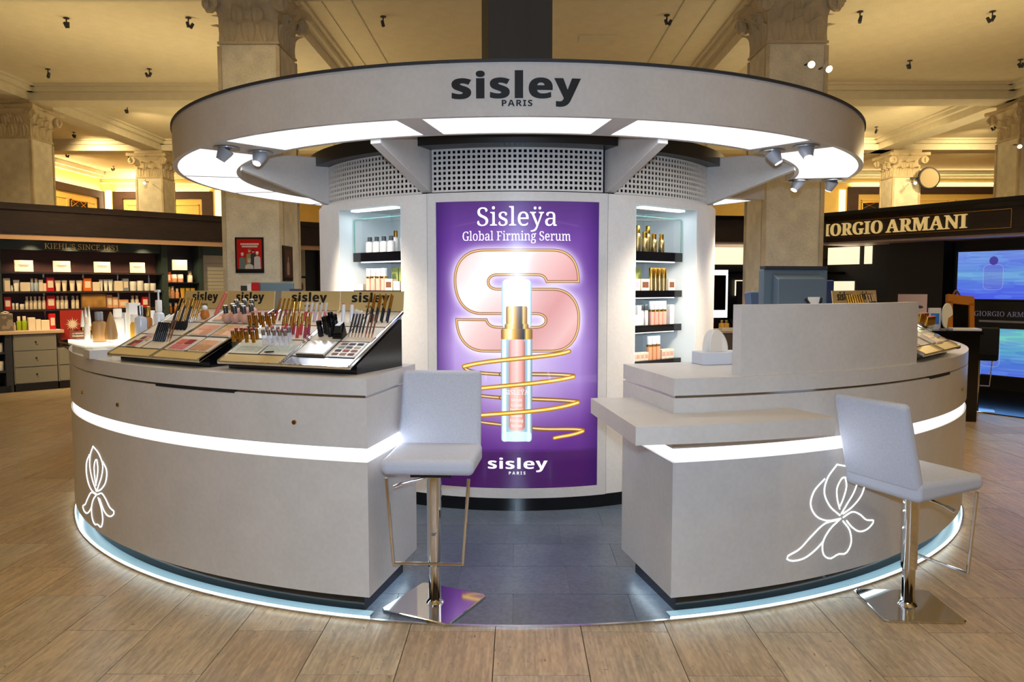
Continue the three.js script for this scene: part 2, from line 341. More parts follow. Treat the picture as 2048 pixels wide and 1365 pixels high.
const scrollGeo = (() => {
  const pts = []; for (let k = 0; k <= 40; k++) { const t = k / 40 * 4.2 * Math.PI, r = 0.105 * (1 - k / 52); pts.push([r * Math.cos(t), r * Math.sin(t), 0.02 * k / 40]); }
  return mg([tube(pts, 0.022, 60, 6), cyl(0.1, 0.1, 0.06).rotateX(Math.PI / 2).translate(0, 0, -0.03)]);
})();
const capBody = (() => {
  const q = new Quads(), lv = [[0.38, 4.7], [0.375, 4.8], [0.38, 5.0], [0.42, 5.15], [0.48, 5.24], [0.5, 5.26]];
  for (let k = 0; k + 1 < lv.length; k++) for (let s = 0; s < 4; s++) {
    const [r, y] = lv[k], [r2, y2] = lv[k + 1], c = Math.cos(s * Math.PI / 2), d = Math.sin(s * Math.PI / 2), R = (x, yy, z) => [x * c + z * d, yy, -x * d + z * c];
    q.quad([R(-r, y, r), R(r, y, r), R(r2, y2, r2), R(-r2, y2, r2)], [R(0, 0, 1)], [[0, y], [1, y], [1, y2], [0, y2]]);
  }
  const g = q.geo(); g.computeVertexNormals(); return g;
})();
const abacusGeo = (() => { // plate with hollowed sides
  const pts = []; for (let s = 0; s < 4; s++) for (let k = 0; k < 8; k++) { const t = k / 8 * 2 - 1, x = t * 0.55, z = 0.55 - 0.09 * (1 - t * t), c = Math.cos(s * Math.PI / 2), d = Math.sin(s * Math.PI / 2); pts.push([x * c + z * d, -(-x * d + z * c)]); }
  return extrude(pts, 0.09, 0.012).rotateX(-Math.PI / 2).translate(0, 5.26, 0);
})();
function column(x, z, label) {
  const t = thing('column', label, 'column', [x, 0, z], 0, 'square plaster columns of the hall');
  part(t, 'shaft', mg([rbox(0.76, 4.68, 0.76, 0.035, 0, 0, 0, 2), box(0.86, 0.24, 0.86, 0, 0, 0)]), M.plaster);
  part(t, 'shaft_moulding', mg([box(0.79, 0.03, 0.79, 0, 4.67, 0), ...[[-1, 1], [1, 1], [-1, -1], [1, -1]].map(([a, b]) => box(0.05, 4.4, 0.05, a * 0.372, 0.24, b * 0.372))]), M.plasterOld);
  const c = part(t, 'capital', capBody, M.plasterOld);
  part(c, 'abacus', abacusGeo, M.plasterOld);
  part(c, 'neck_block', box(0.8, 0.1, 0.8, 0, 5.35, 0), M.plasterOld);
  for (let s = 0; s < 4; s++) {
    const a = s * Math.PI / 2, put = (g, lx, y, lz, name, m = M.plasterOld, tilt = 0) => { const o = part(c, name, g, m); o.rotation.set(tilt, a, 0, 'YXZ'); o.position.set(lx * Math.cos(a) + lz * Math.sin(a), y, -lx * Math.sin(a) + lz * Math.cos(a)); };
    for (const lx of [-0.24, 0, 0.24]) put(leafBig, lx, 4.71, 0.36, 'leaf');
    for (const lx of [-0.13, 0.13]) put(leafSmall, lx, 4.92, 0.375, 'leaf');
    for (const lx of [-0.44, 0.44]) put(scrollGeo, lx, 5.14, 0.47, 'scroll');
    put(leafSmall, 0, 5.08, 0.4, 'rosette');
  }
  return t;
}
column(-3.42, -3.28, 'square plaster column with a leafy capital and a red poster on it, left behind the booth');
column(3.55, -3.28, 'square plaster column with two lit lamps near its top, right behind the booth');
column(-10.5, -9.45, 'square plaster column at the left edge beyond the shop shelves');
column(-10.5, -15.4, 'distant square plaster column above the left shop fascia');
column(10.75, -9.45, 'square plaster column at the right edge with a lamp on its side');
column(11.05, -15.4, 'distant square plaster column with a round clock beside it, right of the booth');
for (const [x, z] of [[-3.42, -9.45], [3.55, -9.45], [-3.42, -15.4], [3.55, -15.4]]) column(x, z, 'square plaster column hidden behind the booth tower');

// small dark ceiling spots
const spotStem = mg([cyl(0.045, 0.045, 0.012, 0, 0.118, 0, 12), cyl(0.01, 0.01, 0.09, 0, 0.03, 0, 8)]);
const spotHead = mg([cyl(0.045, 0.038, 0.11, 0, -0.06, 0, 12)])
  .scale(0.6, 0.75, 0.6).translate(0, 0.03, 0).rotateZ(0.5);
const spotHead2 = spotHead.clone().rotateY(2.2).translate(0.03, -0.01, 0.02);
const SPOTS = [[-7, -5.1], [-5.1, -5.1], [-9, -7.9], [-7.05, -7.9], [-9.05, -11], [-12, -13.95], [-14.05, -17.1], [-12.1, -17.1], [-14.05, -19.9], [-2.07, -5.07], [2.3, -5.03], [5.2, -4.9], [7.2, -4.9], [7.25, -7.45], [9.25, -7.4], [9.3, -10.35], [9.4, -13.4], [12.3, -13.1], [12.35, -16.15], [14.3, -15.9],
  [-7, -1], [-5.1, -1], [5.2, -1], [7.2, -1], [-6.2, 1.2], [6.2, 1.2], [-5.1, 4.6], [-2.1, 4.6], [2.3, 4.6], [5.2, 4.6], [-4.1, 7.4], [0.1, 7.4], [4.2, 7.4], [-3.3, 0.2], [3.6, 0.2]];
const FLOOR_CD = 15, BACK_CD = 32;
SPOTS.forEach(([x, z], k) => {
  const t = thing('ceiling_spotlight', k > 19 ? 'small dark ceiling spotlight above the photographer, out of the frame' : 'small dark ceiling spotlight ' + (k < 9 ? 'left of' : k < 11 ? 'above' : 'right of') + ' the booth', 'spotlight', [x, HC - 0.13, z], k * 1.3, 'ceiling spotlights');
  part(t, 'stem', spotStem, M.charcoal); part(t, 'lamp_head', spotHead, M.charcoal); part(t, 'lamp_head', spotHead2, M.charcoal);
  const onShop = { 20: [-7.2, 1.3, -4.9], 21: [-6.2, 1.3, -5.9], 33: [-3.42, 2.9, -2.9], 34: [3.55, 2.9, -2.9] }[k];
  if (onShop) spotLight(WARM2, k > 30 ? 24 : 85, x, HC - 0.26, z, ...onShop, k > 30 ? 0.6 : 0.36, 0.8, 3);
  else spotLight(WARM2, z > 3 ? FLOOR_CD * 0.9 : z > -8 ? FLOOR_CD : BACK_CD, x, HC - 0.26, z, x + (k % 3 - 1) * 0.5, z > -8 ? 0 : 3, z - (z > -8 ? 0 : 4), 1.0, 0.9, 3);
});
// lit floodlights on the columns
const floodBody = mg([lathe([[0, 0], [0.03, 0], [0.042, 0.05], [0.045, 0.1], [0, 0.1]], 16), box(0.02, 0.02, 0.12, 0, -0.02, -0.02)]);
const bulbGlow = glow(0xffe9c8, 6);
for (const [x, y, z, tx, tz, label, cd] of [[3.8, 4.3, -2.62, 5.5, 4, 'lit flood lamp at the right edge of the column right behind the booth', 16], [3.62, 4.35, -2.62, 2, 5, 'lit flood lamp on the front of the column right behind the booth', 16], [-10.5, 4.53, -14.78, -9, -6, 'lit lamp on the distant left column', 12], [11.15, 4.5, -14.78, 9, -4, 'lit lamp on the distant column right of the booth', 12], [10.32, 4.5, -9.0, 8, -3, 'pale lamp on the column at the right edge', 30]]) {
  const t = thing('flood_lamp', label, 'lamp', [x, y, z]);
  const body = part(t, 'housing', floodBody, M.plaster), lens = part(t, 'lens_light', cyl(0.04, 0.04, 0.006, 0, 0.1, 0, 16), bulbGlow);
  const d = new THREE.Vector3(tx - x, -y, tz - z).normalize(), qn = new THREE.Quaternion().setFromUnitVectors(new THREE.Vector3(0, 1, 0), d);
  body.quaternion.copy(qn); lens.quaternion.copy(qn);
  part(t, 'bracket', bar([0, 0, 0], [0, 0.02, -0.18], 0.012), M.charcoal);
  spotLight(WARM2, cd, x + d.x * 0.13, y + d.y * 0.13, z + d.z * 0.13, tx, 0, tz, 0.7, 0.7, 3);
}
{
  const t = thing('wall_clock', 'round pale clock beside the distant column right of the booth', 'clock', [11.6, 4.62, -14.9]);
  part(t, 'case', lathe([[0, 0], [0.3, 0], [0.32, 0.03], [0.3, 0.07], [0.27, 0.075], [0.27, 0.06], [0, 0.06]], 28).rotateX(Math.PI / 2), M.charcoal);
  part(t, 'face', cyl(0.268, 0.268, 0.006, 0, 0.06, 0, 28).rotateX(Math.PI / 2), std(0xa89878, 0.7));
  part(t, 'bracket', box(0.5, 0.05, 0.05, -0.24, -0.02, -0.03), M.charcoal);
}

// ---------------------------------------------------------------- booth floor
{
  const t = thing('booth_floor', 'round dark grey tiled floor of the cosmetics booth', 'floor');
  part(t, 'base', sector(0, 3.605, -180, 180, -0.011, 0.003, 120), M.tileGrout);
  part(t, 'edge_trim', sector(3.598, 3.612, -180, 180, -0.01, 0.009, 160), M.silver);
  const tw = 0.591, rows = [3.235];
  for (let z = 2.84; z > -3.8; z -= 0.378) rows.push(z);
  rows.unshift(3.613);
  const R = 3.596, N = 120;
  rows.slice(0, -1).forEach((z1, r) => {
    const z0 = rows[r + 1];
    for (let x = -3.6 - (r % 2 ? tw / 2 : 0) + 0.035; x < 3.7; x += tw) {
      let pl = [[x + 0.0015, z0 + 0.0015], [x + tw - 0.0015, z0 + 0.0015], [x + tw - 0.0015, z1 - 0.0015], [x + 0.0015, z1 - 0.0015]];
      if (Math.max(...pl.map(([a, b]) => Math.hypot(a, b))) < 1.62 || Math.min(...pl.map(([a, b]) => Math.hypot(a, b))) > R + 0.2) continue;
      for (let k = 0; k < N && pl.length; k++) {
        const c = Math.cos(k / N * 2 * Math.PI), s = Math.sin(k / N * 2 * Math.PI), D = ([a, b]) => a * c + b * s - R, o = [];
        pl.forEach((p, i) => { const q = pl[(i + 1) % pl.length], dp = D(p), dq = D(q); if (dp <= 0) o.push(p); if (dp * dq < 0) { const f = dp / (dp - dq); o.push([p[0] + (q[0] - p[0]) * f, p[1] + (q[1] - p[1]) * f]); } });
        pl = o;
      }
      if (pl.length < 3) continue;
      part(t, 'tile', extrude(pl.map(([a, b]) => [a, -b]), 0.008).rotateX(-Math.PI / 2), rnd() < 0.5 ? M.tile : M.tile2);
    }
  });
}

// ---------------------------------------------------------------- canopy ring
const panelGlow = glow(0xf4f8ff, 1.35);
{
  const t = thing('canopy_ring', 'large round white canopy with glowing underside and black lettering over the booth', 'canopy');
  const A0 = -246, A1 = 85, B = 2.515, T = 2.8;
  part(t, 'outer_fascia', sector(2.845, 2.88, A0, A1, B, T, 170), M.white);
  part(t, 'inner_fascia', sector(2.38, 2.4, A0, A1, B, T - 0.02, 120), M.white);
  part(t, 'top_cover', sector(2.4, 2.845, A0, A1, T - 0.04, T - 0.02, 120), M.white);
  part(t, 'top_trim', sector(2.8, 2.89, A0, A1, T, T + 0.016, 170), M.charcoal, 'dark trim along the upper edge');
  part(t, 'end_panel', sector(2.4, 2.845, A1 - 0.5, A1, B + 0.03, T - 0.04, 2), M.white); part(t, 'end_panel', sector(2.4, 2.845, A0, A0 + 0.5, B + 0.03, T - 0.04, 2), M.white);
  const gaps = [], s = [...PANELS].sort((a, b) => a[0] - b[0]);
  let last = A0; for (const [a, b] of s) { gaps.push([last, a]); last = b; } gaps.push([last, A1]);
  part(t, 'soffit_frame', mg([sector(2.4, 2.415, A0, A1, B, B + 0.03, 120), ...gaps.map(([a, b]) => sector(2.415, 2.845, a, b, B, B + 0.03))]), M.white);
  for (const [a, b] of PANELS) part(t, 'light_panel', sector(2.415, 2.845, a, b, B + 0.003, B + 0.02), panelGlow, 'glowing white light panel');
  part(t, 'lettering', wrap(letters('sisley', 'sans_bold', 0.14, 0.7, 0.006, 0.03, 0.022).translate(0, 2.612, 0), 2.879, -0.1), M.ink, 'large black brand lettering');
  part(t, 'lettering', wrap(letters('PARIS', 'sans_bold', 0.034, 0.165, 0.005, 0.1).translate(0, 2.567, 0), 2.879, 0), M.ink, 'small black lettering');
  // brackets down to the tower
  for (const a of [-143, -62, -21.6, 22.3, 63, 130]) {
    const g = extrude([[1.72, 2.26], [1.75, 2.26], [2.4, 2.49], [2.4, 2.62], [1.72, 2.62]], 0.075, 0.004).translate(0, 0, -0.0375).rotateY((a - 90) * D2R);
    part(t, 'bracket_arm', g, M.white);
  }
}
{
  const plate = lathe([[0, 0], [0.085, 0], [0.085, 0.008], [0, 0.012]], 24), head = lathe([[0, -0.085], [0.03, -0.085], [0.05, -0.02], [0.052, 0], [0, 0.004]], 20).rotateX(0.55), lens = cyl(0.026, 0.026, 0.004, 0, -0.09, 0, 16).rotateX(0.55);
  const lensGlow = glow(0xfff0dc, 5);
  for (const [a, r, y, label] of [[-44.6, 2.74, 0, 'outer spotlight on the left gap of the canopy underside'], [-44.6, 2.5, 1, 'inner spotlight on the left gap of the canopy underside'], [43.7, 2.5, 1, 'inner spotlight on the right gap of the canopy underside'], [43.7, 2.74, 0, 'outer spotlight on the right gap of the canopy underside'], [82.4, 2.47, 2, 'inner spotlight at the cut right end of the canopy'], [82.4, 2.75, 3, 'outer spotlight at the cut right end of the canopy']]) {
    const t = thing('canopy_spotlight', label, 'spotlight', pol(r, a * D2R, 2.503), a * D2R + [2.4, 3.6, 0.4, 5.2][y]);
    part(t, 'plate', plate, M.silver); part(t, 'lamp_head', head, M.grey); part(t, 'lens_light', lens, lensGlow);
    const [x, yy, z] = pol(r, a * D2R, 2.39), aim = pol(1.7, a * D2R * 0.9, 1.4);
    spotLight(0xfff0dc, 8, x, yy, z, ...aim, 0.5, 0.6, 1.2);
  }
}

// ---------------------------------------------------------------- display tower
const posterMap = canvasMap(1024, 1776, (c, W, H) => {
  const K = W / 335, X = (z) => (850 + z / 2.2016 - 868) * K, Y = (z) => (400 + z / 2.2016 - 403) * H / 575, S = K / 2.2016;
  let g = c.createLinearGradient(0, 0, 0, H);
  for (const [k, v] of [[0, '#4b2b6e'], [0.12, '#6a4391'], [0.3, '#7f5ba6'], [0.5, '#a78cc8'], [0.64, '#8a68b2'], [0.78, '#65358a'], [0.86, '#5c2a80'], [0.875, '#451858'], [1, '#3f164f']]) g.addColorStop(k, v);
  c.fillStyle = g; c.fillRect(0, 0, W, H);
  for (const [x, y, r, a] of [[410, 450, 400, 0.6], [300, 560, 330, 0.45], [410, 740, 400, 0.85], [330, 660, 360, 0.55], [640, 480, 200, 0.4], [150, 330, 170, 0.4]]) {
    g = c.createRadialGradient(X(x), Y(y), 0, X(x), Y(y), r * S); g.addColorStop(0, `rgba(255,252,255,${a})`); g.addColorStop(0.55, `rgba(226,205,248,${a * 0.45})`); g.addColorStop(1, 'rgba(190,150,230,0)'); c.fillStyle = g; c.fillRect(0, 0, W, H * 0.86);
  }
  g = c.createLinearGradient(0, 0, W, 0); g.addColorStop(0, 'rgba(40,10,80,0.65)'); g.addColorStop(0.12, 'rgba(60,20,100,0.12)'); g.addColorStop(0.88, 'rgba(60,20,100,0.1)'); g.addColorStop(1, 'rgba(40,10,80,0.55)'); c.fillStyle = g; c.fillRect(0, 0, W, H);
  c.textAlign = 'center'; c.fillStyle = '#ffffff';
  const say = (t, font, px, x, y, wide) => { c.save(); c.font = `${font.startsWith('bold') ? 'bold ' : ''}${px}px ${font.replace('bold ', '')}`; const m = c.measureText(t).width; c.translate(x, y); c.scale(wide / m, 1); c.fillText(t, 0, 0); c.restore(); };
  say('Sisleÿa', 'serif', 50 * K, X(406), Y(112), 164 * K);
  say('Global Firming Serum', 'serif', 25 * K, X(404), Y(176), 220 * K);
  const path = () => {
    const P = 'M 682 355 L 538 355 C 530 330 515 325 490 325 L 320 325 C 265 325 265 388 320 388 L 560 388 C 640 388 685 440 685 520 C 685 610 640 660 560 660 L 260 660 C 180 660 135 600 135 522 L 270 522 C 280 550 300 555 330 555 L 490 555 C 550 555 550 495 490 495 L 250 495 C 170 495 128 430 128 350 C 128 265 180 218 260 218 L 560 218 C 640 218 682 265 682 355 Z'.split(' ');
    c.beginPath(); let i = 0; const xy = () => [X(+P[i++]), Y(+P[i++])];
    while (i < P.length) { const k = P[i++]; if (k === 'M') c.moveTo(...xy()); else if (k === 'L') c.lineTo(...xy()); else if (k === 'C') c.bezierCurveTo(...xy(), ...xy(), ...xy()); else c.closePath(); }
  };
  path(); c.save(); c.shadowColor = '#fff6ff'; c.shadowBlur = 55; c.fillStyle = '#f4e4ff'; c.fill(); c.fill(); c.restore();
  path(); g = c.createLinearGradient(X(130), Y(220), X(690), Y(660)); for (const [k, v] of [[0, '#e8bdb8'], [0.26, '#fff4f0'], [0.42, '#eecac4'], [0.7, '#d69a98'], [0.85, '#e6b8b4'], [1, '#cc8c8a']]) g.addColorStop(k, v); c.fillStyle = g; c.fill();
  c.lineWidth = 12 * S; c.strokeStyle = '#7a4f3f'; c.stroke(); c.lineWidth = 6 * S; c.strokeStyle = '#e3b979'; c.stroke();
  const gold = (pts, w, back) => { c.beginPath(); c.moveTo(X(pts[0]), Y(pts[1])); c.bezierCurveTo(...[2, 4, 6].flatMap((k) => [X(pts[k]), Y(pts[k + 1])])); c.lineCap = 'round'; w *= 1.35; c.lineWidth = w * S; c.strokeStyle = back ? '#7c4f22' : '#a8701c'; c.stroke(); c.lineWidth = w * 0.55 * S; c.strokeStyle = back ? '#b98a4c' : '#f0c23c'; c.stroke(); c.lineWidth = w * 0.18 * S; c.strokeStyle = '#fff3c0'; c.stroke(); };
  gold([168, 735, 190, 756, 260, 760, 335, 762], 12, 1); gold([335, 762, 480, 760, 600, 762, 662, 772], 14, 1); gold([170, 838, 200, 858, 270, 862, 335, 866], 12, 1); gold([335, 866, 480, 872, 600, 876, 684, 888], 14, 1); gold([160, 960, 220, 980, 350, 985, 480, 1002], 12, 1); gold([480, 1002, 560, 1012, 660, 1004, 708, 1018], 15, 1);
  // the bottle
  const rr = (x0, y0, x1, y1, r, f) => { c.beginPath(); c.roundRect(X(x0), Y(y0), X(x1) - X(x0), Y(y1) - Y(y0), r * S); c.fillStyle = f; c.fill(); };
  const side = (x0, x1, st) => { const q = c.createLinearGradient(X(x0), 0, X(x1), 0); st.forEach(([k, v]) => q.addColorStop(k, v)); return q; };
  rr(336, 600, 474, 1062, 14, side(336, 474, [[0, '#6f97a8'], [0.05, '#d8eef4'], [0.12, '#f6feff'], [0.2, '#9cc0cc'], [0.5, '#e8f2f4'], [0.8, '#8fb6c4'], [0.9, '#f4ffff'], [1, '#5d8496']]));
  rr(370, 604, 442, 1012, 20, side(370, 442, [[0, '#c98478'], [0.2, '#f0b8ac'], [0.5, '#f8d2c8'], [0.8, '#e8a498'], [1, '#b06a60']]));
  rr(340, 1018, 472, 1060, 14, 'rgba(225,248,250,0.75)');
  rr(338, 345, 472, 560, 26, side(338, 472, [[0, 'rgba(150,190,205,0.9)'], [0.1, 'rgba(245,252,255,0.95)'], [0.5, 'rgba(255,255,255,0.9)'], [0.9, 'rgba(240,250,255,0.95)'], [1, 'rgba(130,175,195,0.9)']]));
  const gs = [[0, '#7a4b10'], [0.14, '#f5d070'], [0.3, '#fff6cf'], [0.42, '#e0a92c'], [0.62, '#5a3606'], [0.72, '#1e1202'], [0.8, '#f3cd62'], [1, '#7a4a0c']];
  rr(358, 462, 452, 548, 8, side(358, 452, gs)); rr(352, 540, 458, 562, 6, side(352, 458, gs)); rr(336, 562, 475, 608, 6, side(336, 475, gs));
  c.fillStyle = '#fff8f4'; say('SISLEŸA', 'serif', 13 * K, X(405), Y(852), 48 * K);
  ['Sérum', 'Global', 'Fermeté', 'Global', 'Firming', 'Serum'].forEach((w, k) => say(w, 'serif', 8.6 * K, X(405), Y(882 + k * 23), (w.length > 6 ? 27 : 23) * K));
  gold([640, 662, 560, 690, 300, 690, 168, 730], 15); gold([662, 776, 560, 800, 320, 812, 170, 836], 15); gold([684, 892, 560, 930, 340, 930, 160, 956], 15); gold([708, 1022, 660, 1040, 610, 1040, 575, 1048], 13);
  c.fillStyle = '#ffffff'; say('sisley', 'bold sans-serif', 30 * K, X(408), Y(1184), 124 * K); say('P A R I S', 'bold sans-serif', 8.6 * K, X(407), Y(1210), 35 * K);
});
const NICHE = { L: [-52.2, -28.2], R: [28.9, 53] };
{
  const t = thing('display_tower', 'round white display tower with a purple lit poster, perforated crown and shelf niches', 'display tower');
  part(t, 'plinth', sector(1.2, 1.765, -180, 180, 0.008, 0.1, 120), M.blackGloss, 'glossy black plinth');
  const body = [];
  body.push(sector(1.3, 1.76, -28.2, -21.2, 0.1, 2.245), sector(1.3, 1.76, 21.4, 28.9, 0.1, 2.245), sector(1.3, 1.76, 53, 307.8, 0.1, 2.245, 120));
  for (const [a, b] of Object.values(NICHE)) body.push(sector(1.3, 1.76, a, b, 0.1, 0.8), sector(1.3, 1.76, a, b, 2.185, 2.245), sector(1.24, 1.3, a, b, 0.1, 2.245));
  body.push(sector(1.3, 1.7, -21.2, 21.4, 0.1, 2.245));
  part(t, 'body', mg(body), M.warmWhite);
  part(t, 'poster_frame', mg([sector(1.7, 1.772, -20.9, -18.75, 0.1, 2.245), sector(1.7, 1.772, 18.95, 21.1, 0.1, 2.245), sector(1.7, 1.772, -18.75, 18.95, 0.1, 0.17), sector(1.7, 1.772, -18.75, 18.95, 2.182, 2.245)]), M.white);
  part(t, 'lightbox_sign', sheet(1.766, -18.75, 18.95, 0.17, 2.182, 28), new THREE.MeshPhysicalMaterial({ color: 0xffffff, map: posterMap, roughness: 0.25, clearcoat: 0.5, clearcoatRoughness: 0.03, emissive: 0xffffff, emissiveMap: posterMap, emissiveIntensity: 0.58 }), 'backlit purple poster with a letter S, a serum bottle and gold rings');
  part(t, 'perforated_screen', perforated(1.755, -19.9, 20.1, 2.253, 2.548, 34, 8, 0.006, 0.006), M.white, 'white screen of square holes over the poster');
  part(t, 'perforated_screen', perforated(1.74, -96, -22.8, 2.25, 2.55, 62, 8, 0.006, 0.006), M.warmWhite, 'left white screen of square holes');
  part(t, 'perforated_screen', perforated(1.74, 23.4, 96, 2.25, 2.55, 62, 8, 0.006, 0.006), M.warmWhite, 'right white screen of square holes');
  part(t, 'rear_crown', sector(1.725, 1.74, 96, 264, 2.25, 2.55, 60), M.warmWhite); part(t, 'crown_floor', sector(0.3, 1.3, -180, 180, 2.225, 2.245, 60), M.charcoal);
  part(t, 'cap', mg([sector(0.3, 1.84, -180, 180, 2.552, 2.66, 120), sector(1.7, 1.93, -20.6, 20.8, 2.548, 2.662, 30)]), M.black, 'black rim over the perforated crown');
  part(t, 'column_cladding', new THREE.BoxGeometry(0.56, HC - 0.01, 0.5).rotateY(0.16).translate(-0.01, (HC + 0.01) / 2, 0.05), M.pylon, 'dark grey clad post up to the ceiling');
  for (const [k, [a, b]] of Object.entries(NICHE)) {
    part(t, 'niche_lining', mg([sector(1.3, 1.306, a, b, 0.8, 2.185), sector(1.3, 1.758, a, a + 0.25, 0.8, 2.185), sector(1.3, 1.758, b - 0.25, b, 0.8, 2.185), sector(1.3, 1.758, a, b, 2.179, 2.185), sector(1.3, 1.755, a, b, 0.8, 0.806)]), M.niche);
    part(t, 'niche_light', box(0.5, 0.012, 0.06, 0, 2.166, 1.66).rotateY((a + b) / 2 * D2R), glow(0xf2fbff, 2.2), 'lamp at the head of the shelf niche');
    const [x, y, z] = pol(1.64, (a + b) / 2 * D2R, 2.16);
    rectLight(0xeaf6ff, 9, 0.5, 0.06, x, y, z, DOWN, (a + b) / 2 * D2R);
    const [x2, y2, z2] = pol(1.7, (a + b) / 2 * D2R, 1.5);
  }
}
// black shelves in the niches, with a glass case on the top one
const NL = new Place(0, 0, -40.2), NR = new Place(0, 0, 40.95);
for (const [N, sgn, tops, side] of [[NL, 1, [1.856, 1.563, 1.3, 1.03], 'left'], [NR, -1, [1.856, 1.563, 1.3, 1.03], 'right']]) {
  tops.forEach((y, k) => {
    const h = k ? 0.052 : 0.07;
    solo('display_shelf', ['top', 'second', 'third', 'lowest'][k] + ' black shelf in the ' + side + ' niche of the tower', 'shelf', box(0.6, h, 0.3, -sgn * 0.02, -h, 0), M.blackGloss, N.at(0, y, 1.47), N.t);
    // slim light under each shelf for the row below
    if (k < 3) { solo('shelf_light', 'slim lamp under the ' + ['top', 'second', 'third'][k] + ' shelf in the ' + side + ' niche', 'lamp', box(0.5, 0.008, 0.03, 0, -0.008, 0), glow(0xf2fbff, 1.6), N.at(0, y - h, 1.585), N.t); const [lx, ly, lz] = N.at(0, y - h - 0.012, 1.585); rectLight(0xeaf6ff, 6, 0.5, 0.03, lx, ly, lz, DOWN, N.t); }
  });
  const c = thing('glass_case', 'clear glass case on the top shelf of the ' + side + ' niche', 'glass case', N.at(-sgn * 0.02, 1.856, 1.47), N.t), w = 0.58, d = 0.28, h = 0.255;
  const sheetPane = (a, b) => new THREE.PlaneGeometry(a, b); part(c, 'front_pane', sheetPane(w, h).translate(0, h / 2, d / 2), M.glass); part(c, 'side_pane', sheetPane(d, h).rotateY(Math.PI / 2).translate(w / 2, h / 2, 0), M.glass); part(c, 'side_pane', sheetPane(d, h).rotateY(-Math.PI / 2).translate(-w / 2, h / 2, 0), M.glass); part(c, 'top_pane', sheetPane(w, d).rotateX(-Math.PI / 2).translate(0, h, 0), M.glass);
  part(c, 'glass_edges', mg([box(w, 0.005, 0.006, 0, h + 0.003, d / 2), box(w, 0.005, 0.006, 0, h + 0.003, -d / 2), box(0.006, 0.005, d, w / 2, h + 0.003, 0), box(0.006, 0.005, d, -w / 2, h + 0.003, 0), box(0.006, h, 0.006, w / 2, 0, d / 2 + 0.002), box(0.006, h, 0.006, -w / 2, 0, d / 2 + 0.002)]), M.glassEdge);
}

// ---------------------------------------------------------------- counters
const bandGlow = glow(0xf6faff, 1.35), ledGlow = glow(0xe9fbff, 1.6), rimGlass = std(0xa9c9d6, 0.2), emblemGlow = glow(0xf4fbff, 1.6);
